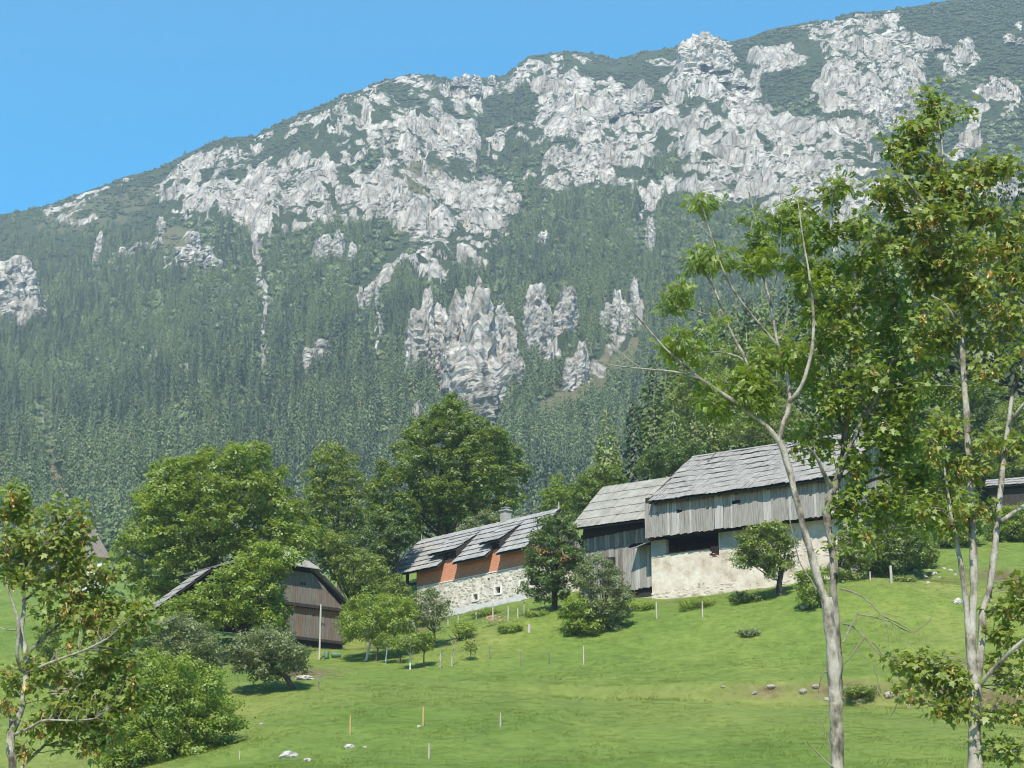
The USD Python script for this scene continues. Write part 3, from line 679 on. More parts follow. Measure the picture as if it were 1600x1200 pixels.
# ------------------------------------------------------------------ conifers (class prims, copied)
def conifer_mesh(seed, h=20.0, r=3.2, whorls=15, per=9, droop=0.35, power=0.85, sub=1, gap=0.0, low=0.08):
    rg = rng_of(seed); V, Fc, n = [], [], 0
    for k in range(whorls):
        u = (k + rg.uniform(-0.3, 0.3)) / whorls
        zc = h * (low + (0.97 - low) * u)
        rr = r * (1 - max(u, 0)) ** power * rg.uniform(0.8, 1.12) + 0.12
        for b in range(per):
            if rg.random() < gap:
                continue
            th = 2 * np.pi * (b + rg.uniform(-0.35, 0.35) + 0.5 * (k % 2)) / per
            L = rr * rg.uniform(0.7, 1.15); dz = -droop * L * rg.uniform(0.6, 1.3); wd = L * rg.uniform(0.24, 0.36) + 0.12
            o = np.array([math.cos(th), math.sin(th), 0]); s = np.array([-math.sin(th), math.cos(th), 0]); z = np.array([0, 0, 1.0])
            c = np.array([0, 0, zc + rg.uniform(-0.3, 0.3)])
            if sub == 1:
                pts = [c, c + o * L * 0.62 + s * wd + z * (dz * 0.5 - 0.12 * L), c + o * L + z * dz, c + o * L * 0.62 - s * wd + z * (dz * 0.5 - 0.12 * L), c + o * L * 0.55 + z * (dz * 0.35 + 0.1 * L)]
                V += pts; Fc += [[n, n + 1, n + 4], [n + 1, n + 2, n + 4], [n + 2, n + 3, n + 4], [n + 3, n, n + 4]]; n += 5
            else:
                # a bough with side sprays
                m_ = 5
                for q in range(m_):
                    f0 = (q + 0.3) / m_
                    root = c + o * L * f0 + z * (dz * f0 ** 1.3)
                    for sg in (-1, 1):
                        ln = (0.30 + 0.34 * (1 - f0)) * L * rg.uniform(0.7, 1.2) * 0.7 + 0.15
                        dr = o * 0.75 + s * sg * 0.8 + z * (-0.25 + rg.uniform(-0.2, 0.15)); dr /= np.linalg.norm(dr)
                        tip = root + dr * ln; mid = root + dr * ln * 0.5; wv = np.cross(dr, z); wv /= np.linalg.norm(wv) + 1e-9; wv = wv * ln * 0.24 + z * 0.05
                        V += [root, mid + wv, tip, mid - wv - z * 0.12 * ln]; Fc += [[n, n + 1, n + 2], [n, n + 2, n + 3]]; n += 4
                tip = c + o * L + z * dz
                V += [tip, tip - o * 0.3 * L + s * 0.12 * L, tip - o * 0.3 * L - s * 0.12 * L - z * 0.1]; Fc += [[n, n + 1, n + 2]]; n += 3
    V += [np.array([0, 0, h * 1.02]), np.array([0.22, 0, h * 0.9]), np.array([-0.12, 0.2, h * 0.9]), np.array([-0.12, -0.2, h * 0.9])]
    Fc += [[n, n + 1, n + 2], [n, n + 2, n + 3], [n, n + 3, n + 1]]
    return np.array(V), np.array(Fc)


def trunk_mesh(h, r, lean=0.0, sides=6):
    z = np.linspace(-0.6, h * 0.97, 6)
    return tube(np.stack([lean * z, z * 0, z], 1), r * np.clip(1 - z / h, 0.05, 1.05), sides)


def class_tree(name, crown, trunk, needle, bark="bark_dark"):
    p = stage.CreateClassPrim("/World/" + name).GetPath()
    write(f"{p}/trunk", trunk[0], trunk[1], bark)
    write(f"{p}/crown", crown[0], crown[1], needle, normal=crown[2] if len(crown) > 2 else None)
    return str(p)


def far_conifer(seed, h, r, n, power, low, size, flat):
    """A far conifer: spray-sized facets spread over a ragged cone."""
    rg = rng_of(seed)
    u = 1 - np.sqrt(rg.uniform(0.0, 1, n)); u = low + (1 - low) * u
    th = rg.uniform(0, 2 * np.pi, n)
    lob = 1 + 0.25 * np.sin(3 * th + seed) * np.sin(9 * u + seed)
    k = np.clip((1 - u) / (1 - low), 0, 1)
    rad = (r * k ** power * lob + 0.15) * rg.uniform(0.55, 1.08, n)
    o = np.stack([np.cos(th), np.sin(th), th * 0], 1); c = o * rad[:, None] + np.array([0, 0, 1.0]) * (u * h - 0.25 * rad)[:, None]
    down = o * 0.75 + np.array([0, 0, -1.0]) * rg.uniform(flat, flat + 0.7, n)[:, None] + rg.normal(size=(n, 3)) * 0.2
    down /= np.linalg.norm(down, axis=1, keepdims=True); side = np.cross(down, o + rg.normal(size=(n, 3)) * 0.25); side /= np.linalg.norm(side, axis=1, keepdims=True)
    L = (size * (0.45 + 0.8 * k) * rg.uniform(0.7, 1.3, n))[:, None]
    v = np.stack([c - down * L * 0.5, c + side * L * 0.38, c + down * L * 0.6, c - side * L * 0.38], 1).reshape(-1, 3)
    q = np.arange(n)[:, None] * 4; f = np.vstack([q + [0, 1, 2], q + [0, 2, 3]])
    m = len(v)
    tip = np.array([[0, 0, h * 1.01], [0.16, 0, h * 0.93], [-0.08, 0.14, h * 0.93], [-0.08, -0.14, h * 0.93]])
    fn = np.cross(side, down); fn /= np.linalg.norm(fn, axis=1, keepdims=True)
    N = 0.7 * (o * 0.85 + np.array([0, 0, 0.5])) + 0.3 * fn; N = np.vstack([np.repeat(N, 4, 0), [[0, -0.3, 0.9], [1, 0, 0.3], [-0.5, 0.8, 0.3], [-0.5, -0.8, 0.3]]]); N /= np.linalg.norm(N, axis=1, keepdims=True)
    return np.vstack([v, tip]), np.vstack([f, np.array([[0, 1, 2], [0, 2, 3], [0, 3, 1]]) + m]), N


far_kinds = []
for k in range(4):
    far_kinds.append(("spruce", class_tree(f"class_far_spruce_{k}", far_conifer(200 + k, 21 + k, 2.5 + 0.3 * k, 440, 0.85, 0.06, 1.15, 0.8), trunk_mesh(22, 0.28), "spruce_needle" if k % 2 else "spruce_needle_light")))
for k in range(3):
    far_kinds.append(("larch", class_tree(f"class_far_larch_{k}", far_conifer(240 + k, 20, 3.3 + 0.25 * k, 420, 0.6, 0.10, 1.05, 0.4), trunk_mesh(19, 0.26), "larch_needle")))
for k in range(2):
    far_kinds.append(("pine", class_tree(f"class_far_pine_{k}", far_conifer(270 + k, 17, 3.6, 420, 0.5, 0.15, 1.15, 0.4), trunk_mesh(17, 0.26), "pine_needle")))


def instancer(name, label, cat, protos, pos, yaw, scale, idx, kind="stuff", group=None):
    pi = UsdGeom.PointInstancer.Define(stage, "/World/" + numbered(name))
    rel = pi.CreatePrototypesRel()
    for q, src in enumerate(protos):
        if isinstance(src, str):
            x = UsdGeom.Xform.Define(stage, f"{pi.GetPath()}/kinds/kind_{q:03d}")
            x.GetPrim().GetReferences().AddInternalReference(src)
            rel.AddTarget(x.GetPath())
        else:
            rel.AddTarget(write(f"{pi.GetPath()}/kinds/kind_{q:03d}", *src[:3], normal=src[3] if len(src) > 3 else None).GetPath())
    pi.CreatePositionsAttr(Vt.Vec3fArray.FromNumpy(pos.astype(np.float32)))
    pi.CreateProtoIndicesAttr(Vt.IntArray.FromNumpy(idx.astype(np.int32)))
    pi.CreateScalesAttr(Vt.Vec3fArray.FromNumpy(scale.astype(np.float32)))
    o = np.zeros((len(pos), 4), np.float32); o[:, 2] = np.sin(yaw / 2); o[:, 3] = np.cos(yaw / 2)
    pi.CreateOrientationsAttr(Vt.QuathArray.FromNumpy(o.astype(np.float16)))
    mark(pi.GetPrim(), label, cat, group, kind)
    return pi


rg = rng_of(77)
NC = 29000
a_ = rg.uniform(math.radians(-19), math.radians(19), NC)
r2 = np.sqrt(rg.uniform((R0 - 140) ** 2, (R1 - 10) ** 2, NC)); t_ = (r2 - R0) / (mt_range(a_) - R0)
ok = (t_ > -0.11) & (t_ < 0.995); a_, r2, t_ = a_[ok], r2[ok], t_[ok]
z_ = np.maximum(mt_z(np.stack([t_, a_], 1)), ground(r2 * np.sin(a_), r2 * np.cos(a_))); P_ = np.stack([r2 * np.sin(a_), r2 * np.cos(a_), z_], 1)
ppx, ppy = proj(P_)
rk, dv, cvv = mt_rock(np.stack([t_, a_], 1)), mt_dry(np.stack([t_, a_], 1)), mt_cv(np.stack([t_, a_], 1))
patch = meshkit.fbm(np.stack([P_[:, 0] / 60, P_[:, 1] / 110, P_[:, 0] * 0], -1), 3, 61)
# how high the wood climbs: closed below, thinning to dwarf pine near the top
line = np.interp(ppx, [0, 200, 400, 700, 900, 1100, 1300, 1600], [360, 350, 300, 230, 130, 210, 290, 330])
frac = np.clip((ppy - line) / 130 + 0.25, 0.06, 1.0)
frac = np.where((ppx > 780) & (ppx < 900) & (ppy > 110) & (ppy < 330), 0.75, frac)
keep = (rk < 0.30) & (dv < 0.35) & (rg.random(len(a_)) < frac * (0.6 + 0.6 * (patch > 0.42)) * 0.98) & ~((ppx > 1400) & (ppy < 260))
for line_, hw in SCREE + [([(60, 640), (75, 690), (90, 740), (108, 790)], 6.0)]:
    for up_ in (0, 12, 24, 36, 48):
        keep &= near_line(ppx, ppy - up_, line_) > hw + 4.5
keep &= rg.random(len(a_)) < np.interp(r2, [700, 1200, 2100], [1.0, 0.85, 0.62])
F_ = np.nonzero(keep)[0]
mixn = meshkit.fbm(np.stack([P_[:, 0] / 90, P_[:, 1] / 150, P_[:, 0] * 0], -1), 3, 66)
sel = rg.random(len(a_)) + (mixn - 0.5) * 2.6
kid = np.where(sel < 0.46, rg.integers(0, 4, len(a_)), np.where(sel < 0.86, 4 + rg.integers(0, 3, len(a_)), 7 + rg.integers(0, 2, len(a_))))
hs = np.interp(t_, [0, 0.3, 0.6, 1.0], [1.15, 1.0, 0.80, 0.68]) * rg.uniform(0.5, 1.25, len(a_))
sc = np.stack([hs * rg.uniform(0.85, 1.2, len(a_)), hs * rg.uniform(0.85, 1.2, len(a_)), hs], 1)
yaw = rg.uniform(0, 2 * np.pi, len(a_))
# the largest of them, near the foot of the slope, stand on their own
infr = F_[(ppx[F_] > 5) & (ppx[F_] < 1150) & (ppy[F_] > 560) & (ppy[F_] < 830)]
near = infr[np.argsort(r2[infr])][:240]
rest = np.setdiff1d(F_, near)
instancer("mountain_forest", "blue green conifer forest covering the mountain slope below the cliffs", "forest", [p for _, p in far_kinds], P_[rest] - [0, 0, 0.5], yaw[rest], sc[rest], kid[rest])
FAR_LAB = {"spruce": ("forest_spruce", "dark blue-green spruce in the hazy forest at the mountain's foot", "spruce", "dark spruces at the mountain's foot"),
           "larch": ("forest_larch", "pale green larch in the hazy forest at the mountain's foot", "larch", "pale larches at the mountain's foot"),
           "pine": ("forest_pine", "mid-green pine in the hazy forest at the mountain's foot", "pine", "pines at the mountain's foot")}


def copy_tree(name, src, pos, yaw_, scale, label, cat, group=None):
    x = UsdGeom.Xform.Define(stage, "/World/" + numbered(name))
    x.AddTranslateOp().Set(Gf.Vec3d(*map(float, pos))); x.AddRotateZOp().Set(math.degrees(yaw_)); x.AddScaleOp().Set(Gf.Vec3f(*map(float, scale)))
    p = x.GetPrim(); p.GetReferences().AddInternalReference(src); p.SetInstanceable(True)
    return mark(p, label, cat, group)


for q in near:
    nm, src = far_kinds[kid[q]]
    n0, lb, ct, gr = FAR_LAB[nm]
    copy_tree(n0, src, P_[q] - [0, 0, 0.5], yaw[q], sc[q], lb, ct, gr)


def bush_mesh(seed, r=1.6, n=70, leaf=0.7):
    rg = rng_of(seed); d = rg.normal(size=(n, 3)); d[:, 2] = np.abs(d[:, 2]) * 0.7; d /= np.linalg.norm(d, axis=1, keepdims=True)
    c = d * r * rg.uniform(0.5, 1.0, (n, 1)) * [1.2, 1.2, 0.75]
    t = np.cross(d, rg.normal(size=(n, 3))); t /= np.linalg.norm(t, axis=1, keepdims=True); b = np.cross(d, t)
    v = np.stack([c - t * leaf * 0.6, c + b * leaf * 0.4 + d * 0.1, c + t * leaf * 0.6 + d * 0.25, c - b * leaf * 0.4], 1).reshape(-1, 3)
    k = np.arange(n)[:, None] * 4
    return v, np.vstack([k + [0, 1, 2], k + [0, 2, 3]])


NB = 38000
ab = rg.uniform(math.radians(-17), math.radians(17), NB); rb_ = np.sqrt(rg.uniform(1150 ** 2, (R1 - 8) ** 2, NB)); tb = (rb_ - R0) / (mt_range(ab) - R0)
qb = np.stack([np.clip(tb, 0, 0.999), ab], 1); Pb = np.stack([rb_ * np.sin(ab), rb_ * np.cos(ab), mt_z(qb)], 1); bx, by = proj(Pb)
cb = mt_cv(qb); nb_ = meshkit.fbm(np.stack([Pb[:, 0] / 26, Pb[:, 1] / 60, Pb[:, 0] * 0], -1), 3, 71)
kb = (tb < 0.995) & (((cb > 0.3) & (nb_ > 0.47) & (rg.random(NB) < 0.75)) | ((cb < 0.3) & (by < 300) & (rg.random(NB) < 0.8)))
Pb = Pb[kb]; nbk = len(Pb); sb = rg.uniform(0.35, 1.1, nbk)
instancer("cliff_scrub", "small dark shrubs clinging to the ledges of the cliffs", "scrub", [(*bush_mesh(520 + k, 1.9, 44, 1.0), "dwarf_pine_needle") for k in range(3)], Pb, rg.uniform(0, 6.28, nbk), np.stack([sb, sb, sb * rg.uniform(0.7, 1.3, nbk)], 1), rg.integers(0, 3, nbk))
NU = 16000
au = rg.uniform(math.radians(-17), math.radians(17), NU); ru = np.sqrt(rg.uniform(R0 ** 2, 1750 ** 2, NU)); tu = (ru - R0) / (mt_range(au) - R0); qu = np.stack([tu, au], 1)
Pu = np.stack([ru * np.sin(au), ru * np.cos(au), mt_z(qu)], 1); ux, uy = proj(Pu); ku = (mt_rock(qu) < 0.4) & (mt_dry(qu) < 0.4)
for line_, hw in SCREE:
    for up_ in (0, 8):
        ku &= near_line(ux, uy - up_, line_) > hw + 3.0
Pu = Pu[ku]; su = rg.uniform(1.2, 2.6, len(Pu))
instancer("undergrowth", "green undergrowth filling the gaps of the mountain forest", "undergrowth", [(*bush_mesh(540 + k, 2.0, 60, 0.9), ("pine_needle", "larch_needle", "dwarf_pine_needle")[k]) for k in range(3)], Pu, rg.uniform(0, 6.28, len(Pu)), np.stack([su, su, su * 1.2], 1), rg.integers(0, 3, len(Pu)))
ar = rg.uniform(math.radians(-17), math.radians(17), 1500); tr = rg.uniform(0.965, 1.003, 1500); qr = np.stack([tr, ar], 1); rr_ = mt_radius(ar, tr); Pr = np.stack([rr_ * np.sin(ar), rr_ * np.cos(ar), mt_z(qr)], 1)
kr = rg.random(1500) < 0.25 + 0.6 * (meshkit.noise(np.stack([ar * 160, ar * 0, ar * 0], 1), 9) > 0.5); Pr = Pr[kr]; sr_ = rg.uniform(0.6, 1.5, len(Pr))
instancer("ridge_scrub", "ragged dark scrub along the mountain's skyline", "scrub", [(*bush_mesh(560 + k, 2.0, 60, 1.0), "dwarf_pine_needle") for k in range(3)], Pr, rg.uniform(0, 6.28, len(Pr)), np.stack([sr_, sr_, sr_ * rg.uniform(0.8, 2.0, len(Pr))], 1), rg.integers(0, 3, len(Pr)))
mug = np.nonzero((rk < 0.45) & (dv < 0.5) & (ppy < 470) & (rg.random(len(a_)) < np.clip((420 - ppy) / 250, 0.12, 0.9)))[0]
instancer("dwarf_pine_scrub", "dark green dwarf pine scrub between the cliffs and along the ridge", "scrub",
          [(*bush_mesh(500 + k, 2.0, 60, 1.1), "dwarf_pine_needle") for k in range(3)], P_[mug], yaw[mug], np.stack([rg.uniform(0.8, 2.0, len(mug))] * 2 + [rg.uniform(0.6, 1.3, len(mug))], 1), rg.integers(0, 3, len(mug)))

# ------------------------------------------------------------------ buildings
def planks(th, fr, s0, s1, d, h0, h1, w, mats, seed, thick=0.035, name="plank", under=None, ragged=0.05, skip=None):
    """Upright boards side by side, each its own piece; h0 and h1 may be functions of s."""
    rg = rng_of(seed); s = s0
    f0 = h0 if callable(h0) else (lambda x: h0)
    f1 = h1 if callable(h1) else (lambda x: h1)
    while s < s1 - 0.04:
        ww = min(w * rg.uniform(0.8, 1.25), s1 - s); a, b = s + 0.006, s + ww - 0.006
        dj = d + rg.uniform(-0.012, 0.018); ln = rg.uniform(-0.012, 0.012); tw = rg.uniform(-0.008, 0.008)
        lo = -rg.uniform(0, ragged); hi = rg.uniform(-ragged * 0.4, 0)
        for ha, hb, hc, hd in (skip(a, b, f0, f1) if skip else [(f0(a), f0(b), f1(a), f1(b))]):
            if min(hc, hd) - max(ha, hb) < 0.03:
                continue
            pts = [(a, dj, ha + lo), (b, dj + tw, hb + lo), (a, dj + thick, ha + lo), (b, dj + thick + tw, hb + lo),
                   (a + ln, dj, hc + hi), (b + ln, dj + tw, hd + hi), (a + ln, dj + thick, hc + hi), (b + ln, dj + thick + tw, hd + hi)]
            th.part(name, fr.hexa(pts), mats[rg.integers(len(mats))], under=under)
        s += ww


class Roof:
    """One pitch of a roof: t runs up the slope from the eave, w out of it."""

    def __init__(self, fr, de, he, dr, hr):
        self.fr, self.L = fr, math.hypot(dr - de, hr - he)
        self.de, self.he = de, he; self.u = np.array([dr - de, hr - he]) / self.L; self.nv = np.array([-self.u[1], self.u[0]])
        if self.nv[1] < 0:
            self.nv = -self.nv

    def p(self, s, t, w):
        return (s, self.de + self.u[0] * t + self.nv[0] * w, self.he + self.u[1] * t + self.nv[1] * w)

    def slab(self, s0, s1, t0, t1, w0, w1):
        return self.fr.hexa([self.p(s, t, w) for w in (w0, w1) for t in (t0, t1) for s in (s0, s1)])

    def course(self, s0, s1, t0, t1, bw, rg, lift=0.085, sag=None, hole=None, jit=0.05, skew=0.0):
        out = []; s = s0
        while s < s1 - 0.03:
            ww = min(bw * rg.uniform(0.75, 1.3), s1 - s); a, b = s + 0.004, s + ww - 0.004
            s += ww
            if hole and any(a < h1 - 0.02 and b > h0 + 0.02 and t0 < tm for h0, h1, tm in hole):
                continue
            lo = t0 + rg.uniform(-jit, jit); wj = rg.uniform(-0.012, 0.014); th = 0.032; sg = sag(0.5 * (a + b), t0) if sag else 0
            cup = rg.uniform(-0.012, 0.012)
            q = []
            for w_ in (0, th):
                for t, bw_ in ((lo, lift), (t1, 0.02)):
                    for x, c in ((a, -cup), (b, cup)):
                        q.append(self.p(x + skew * (t - t0), t, w_ + bw_ + wj + c + sg))
            out.append(self.fr.hexa(q))
        return join(out) if out else None


def stones(fr, s0, s1, h0, h1, d, n, seed, size=0.14, skip=None):
    rg = rng_of(seed); out = []
    ico_v, ico_f = meshkit.trimesh.creation.icosphere(subdivisions=0).vertices, meshkit.trimesh.creation.icosphere(subdivisions=0).faces
    for _ in range(n):
        s, h = rg.uniform(s0, s1), rg.uniform(h0(s0) if callable(h0) else h0, h1)
        if skip and skip(s, h):
            continue
        a = size * rg.uniform(0.5, 1.5); v = ico_v * [a, 0.5 * a, a * rg.uniform(0.4, 0.8)] * (1 + 0.25 * rg.normal(size=(len(ico_v), 1)) * 0.6)
        out.append((fr.pt(s + v[:, 0], d + v[:, 1] * 0.45, h + v[:, 2]), ico_f))
    return join(out)


SILVER = ["wood_silver", "wood_silver", "wood_silver_light", "wood_silver"]
AZB = math.atan2(-0.549, 0.836)
B = Frame(at(np.float64(1019), np.float64(935), 150.0), AZB)
barn = Thing("hay_barn", "long grey barn with an overhanging plank upper floor on a pale stone base", "barn", B.pt(0, 0, 0))
# stone storey
S1 = 16.6
for a, b, lo, hi in ((0.0, 1.30, -1.2, 4.6), (1.30, 5.15, -1.2, 3.38), (5.15, 6.0, -1.2, 2.70), (6.0, S1, -1.4, 4.6)):
    pl = "plaster_old"
    barn.part("stone_wall", B.box(a + 0.001, b - 0.001, -0.55, 0.0, lo, hi), pl)
barn.part("stone_wall", B.box(S1 - 0.5, S1, -8.0, -0.56, -1.0, 4.6), "plaster_old")
barn.part("grey_plaster", B.box(0.06, 1.26, 0.002, 0.03, 3.2, 4.55), "plaster_grey")
barn.part("grey_plaster", B.box(6.1, 9.6, 0.002, 0.035, 3.25, 4.58), "plaster_grey", label="damp grey plaster patch right of the opening")
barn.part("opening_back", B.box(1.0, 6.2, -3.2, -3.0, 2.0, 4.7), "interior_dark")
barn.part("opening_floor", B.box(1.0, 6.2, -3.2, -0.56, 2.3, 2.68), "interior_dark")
barn.part("door", B.box(5.17, 5.98, -0.30, -0.22, 2.70, 3.62), "wood_red", label="small rusty brown board door")
barn.part("sill_beam", B.box(1.28, 5.16, -0.50, 0.02, 3.382, 3.47), "wood_red")
barn.part("rubble_stones", stones(B, 9.2, S1, -0.6, 4.3, 0.0, 240, 5, 0.15), "rubble", kind="stuff")
barn.part("rubble_stones", stones(B, 0.05, 7.5, -0.9, 0.55, 0.0, 110, 6, 0.15), "rubble", kind="stuff")
barn.part("rubble_stones", stones(B, 5.2, 9.2, 0.3, 3.2, -0.02, 60, 8, 0.12), "rubble", kind="stuff")
barn.part("rubble_stones", stones(B, 0.05, 9.2, 2.5, 3.35, -0.03, 30, 9, 0.11), "rubble", kind="stuff")
# floor beams and the overhanging plank storey
for k in range(9):
    s = 0.3 + k * 2.0
    barn.part("floor_beam", B.box(s, s + 0.2, -0.5, 0.95, 4.62, 4.80), "wood_dark")
barn.part("upper_floor", B.box(0.02, S1, -8.0, 0.98, 4.801, 4.88), "wood_dark")
barn.part("sill_board", B.box(0.0, S1, 0.80, 0.97, 4.66, 4.80), "wood_dark")
HOLES = [(2.97, 3.22, 6.35, 6.60), (3.22, 3.40, 6.40, 6.62), (7.95, 8.10, 6.45, 6.80), (8.22, 8.38, 6.47, 6.82), (0.8, 1.5, 6.54, 6.60)]


def with_holes(a, b, f0, f1):
    for h in HOLES:
        m = 0.5 * (a + b)
        if h[0] - 0.06 < m < h[1] + 0.06:
            return [(f0(a), f0(b), h[2], h[2]), (h[3], h[3], f1(a), f1(b))]
    return [(f0(a), f0(b), f1(a), f1(b))]


planks(barn, B, 0.05, 6.2, 1.0, 4.68, lambda s: 7.42, 0.20, SILVER, 21, ragged=0.10, skip=with_holes)
planks(barn, B, 6.25, 7.0, 1.03, 4.72, lambda s: 7.62, 0.24, ["wood_silver_light"], 22, ragged=0.08)
planks(barn, B, 7.02, S1, 1.0, 4.70, lambda s: 7.36, 0.20, SILVER, 23, ragged=0.12, skip=with_holes)
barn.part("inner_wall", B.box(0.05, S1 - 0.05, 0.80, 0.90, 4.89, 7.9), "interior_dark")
GB = Frame(B.pt(S1, 1.0, 0), AZB + math.pi / 2)      # right gable
gab = lambda s: 7.6 + (s * 0.68 if s < 7.0 else (14.0 - s) * 0.68) - 0.15
planks(barn, GB, 0.05, 13.0, 0.0, 4.7, gab, 0.24, SILVER, 24)
barn.part("gable_back", GB.prism_sh([(0.1, 4.9), (13.0, 4.9), (13.0, 7.9), (7.0, 12.0), (0.1, 7.7)], -0.12, -0.05), "interior_dark")
barn.part("left_end_wall", B.prism([(-13, 2.0), (0.9, 4.7), (0.9, 7.6), (-6, 12.2), (-13, 7.6)], 0.05, 0.13), "wood_brown")
# right roof
sagR = lambda s, t: -0.10 * math.sin(max(0, min(1, (s - 1) / 15.0)) * math.pi) * math.sin(t / 9.0 * math.pi) + 0.03 * math.sin(s * 1.7 + t)
RR1 = Roof(B, 1.72, 7.30, -6.0, 12.55)
RB1 = Roof(B, -13.6, 7.40, -6.0, 12.55)
barn.part("roof_boarding", RR1.slab(0.75, S1 + 0.9, 0.05, RR1.L, -0.16, -0.10), "wood_dark")
barn.part("roof_boarding", RB1.slab(0.75, S1 + 0.9, 0.05, RB1.L - 0.05, -0.16, 0.06), "wood_dark")
rg = rng_of(31); nc = 8
for k in range(nc):
    barn.part("shingle_course", RR1.course(0.72 + rg.uniform(-0.08, 0.08), S1 + 0.95, k * RR1.L / nc, min((k + 1.35) * RR1.L / nc, RR1.L + 0.05), 0.23, rg, lift=0.10, sag=sagR, jit=0.075, skew=0.05), "shingle", kind="stuff")
barn.part("ridge_board", join([RR1.slab(0.75, S1 + 0.9, RR1.L - 0.22, RR1.L + 0.06, 0.075, 0.11), RR1.slab(9.6, 10.9, RR1.L - 0.7, RR1.L + 0.1, 0.115, 0.15)]), "shingle")
barn.part("roof_ladder", join([RR1.slab(3.0 + 0.02 * k, 3.05 + 0.02 * k, RR1.L - 1.9, RR1.L - 0.1, 0.14, 0.19) for k in (0, 20)][:1] + [RR1.slab(2.9, 3.2, RR1.L - 1.9, RR1.L - 1.84, 0.13, 0.17)]), "wood_brown")
for k in range(12):
    s = 1.2 + k * 1.4
    barn.part("rafter", RR1.slab(s, s + 0.14, 0.1, 2.2, -0.32, -0.165), "wood_dark")
# left block, set back, with its own lower roof
D = -1.0
lw = lambda s: 5.72 + 0.06 * s + 0.35
planks(barn, B, -7.0, -0.05, D - 0.06, lambda s: 4.88 + 0.03 * s, lw, 0.20, ["wood_brown", "wood_brown", "wood_silver"], 41, ragged=0.16)
planks(barn, B, -7.0, -2.6, D - 0.10, 0.3, lambda s: 4.95 + 0.05 * s, 0.21, ["wood_brown", "wood_silver", "wood_silver"], 42, ragged=0.06)
planks(barn, B, -2.6, -0.35, D + 0.02, 1.15, lambda s: 4.55 + 0.02 * s, 0.21, SILVER, 43, ragged=0.14)
planks(barn, B, -0.34, -0.02, D + 0.04, 0.9, lambda s: 6.2, 0.16, ["wood_red", "wood_brown"], 44, ragged=0.1)
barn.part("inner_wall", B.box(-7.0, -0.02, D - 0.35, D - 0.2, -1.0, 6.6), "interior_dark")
barn.part("corner_post", B.box(-7.05, -6.85, D - 0.1, D + 0.08, -0.5, 6.0), "wood_dark")
barn.part("left_block_end", B.prism([(-11.5, 0.0), (D - 0.2, 0.0), (D - 0.2, 6.3), (-5.2, 10.6), (-11.5, 6.3)], -7.04, -6.96), "wood_brown")
barn.part("canopy", B.hexa([(-1.75, D + 0.05, 4.42), (0.0, D + 0.05, 4.86), (-1.75, D + 1.25, 4.05), (0.0, D + 1.25, 4.48), (-1.75, D + 0.05, 4.49), (0.0, D + 0.05, 4.93), (-1.75, D + 1.25, 4.12), (0.0, D + 1.25, 4.55)]), "wood_silver")
barn.part("hay_hatch", B.box(-4.75, -3.9, D - 0.10, D + 0.30, 3.45, 3.85), "interior_dark")
barn.part("stone_footing", B.box(-7.1, -0.05, D - 0.6, D - 0.01, -1.6, 0.35), "plaster_old")
RR2 = Roof(B, 0.25, 6.30, -5.1, 10.85)
RB2 = Roof(B, -11.8, 6.2, -5.1, 10.85)
barn.part("roof_boarding", RR2.slab(-7.35, 1.2, 0.05, RR2.L, -0.14, -0.08), "wood_dark")
barn.part("roof_boarding", RB2.slab(-7.35, 1.2, 0.05, RB2.L - 0.05, -0.14, 0.05), "wood_dark")
for k in range(5):
    barn.part("shingle_course", RR2.course(-7.4 + rg.uniform(-0.04, 0.04), 1.1, k * RR2.L / 5, min((k + 1.3) * RR2.L / 5, RR2.L + 0.05), 0.24, rg, lift=0.085, jit=0.03, sag=lambda s, t: 0.04 * (s + 7) * 0.12), "shingle_mossy", kind="stuff")

# ---- farmhouse
AZH = math.atan2(-0.744, 0.668)
H = Frame(at(np.float64(680), np.float64(965), 169.0), AZH, 169.0 / 158.0)
house = Thing("farmhouse", "long farmhouse with whitewashed rubble wall, red brick upper wall and two dormers", "farmhouse", H.pt(0, 0, 0))
WIN = [(4.78, 5.38, 0.82, 1.32), (7.5, 8.12, 1.02, 1.55), (10.5, 11.02, 1.10, 1.62), (6.55, 6.83, 2.18, 2.42)]
cuts_s = sorted({-2.4, 12.0} | {x for w_ in WIN for x in w_[:2]})
for a, b in zip(cuts_s[:-1], cuts_s[1:]):
    hole = [w_ for w_ in WIN if w_[0] <= a + 1e-6 and b <= w_[1] + 1e-6]
    for lo, hi in ([(-2.0, hole[0][2]), (hole[0][3], 2.78)] if hole else [(-2.0, 2.78)]):
        house.part("stone_wall", H.box(a, b, -0.5, 0.0, lo, hi), "mortar")
for w_ in WIN:
    f = house.part("window_recess", H.box(w_[0], w_[1], -0.5, -0.38, w_[2], w_[3]), "wood_red")
    house.part("pane", H.box(w_[0] + 0.07, w_[1] - 0.07, -0.378, -0.36, w_[2] + 0.06, w_[3] - 0.06), "pane_dark", under=f)
    if w_[1] - w_[0] > 0.4:
        house.part("window_sill", H.box(w_[0] - 0.1, w_[1] + 0.1, -0.3, 0.07, w_[2] - 0.14, w_[2] - 0.002), "plaster_white")
        house.part("window_surround", join([H.box(w_[0] - 0.16, w_[0] - 0.002, -0.1, 0.04, w_[2] - 0.1, w_[3] + 0.1), H.box(w_[1] + 0.002, w_[1] + 0.16, -0.1, 0.04, w_[2] - 0.1, w_[3] + 0.1)]), "plaster_white")
inwin = lambda s, h: any(w_[0] - 0.25 < s < w_[1] + 0.25 and w_[2] - 0.25 < h < w_[3] + 0.2 for w_ in WIN)
house.part("rubble_stones", stones(H, -2.3, 11.95, -1.0, 2.72, 0.0, 700, 61, 0.15, inwin), "rubble", kind="stuff")
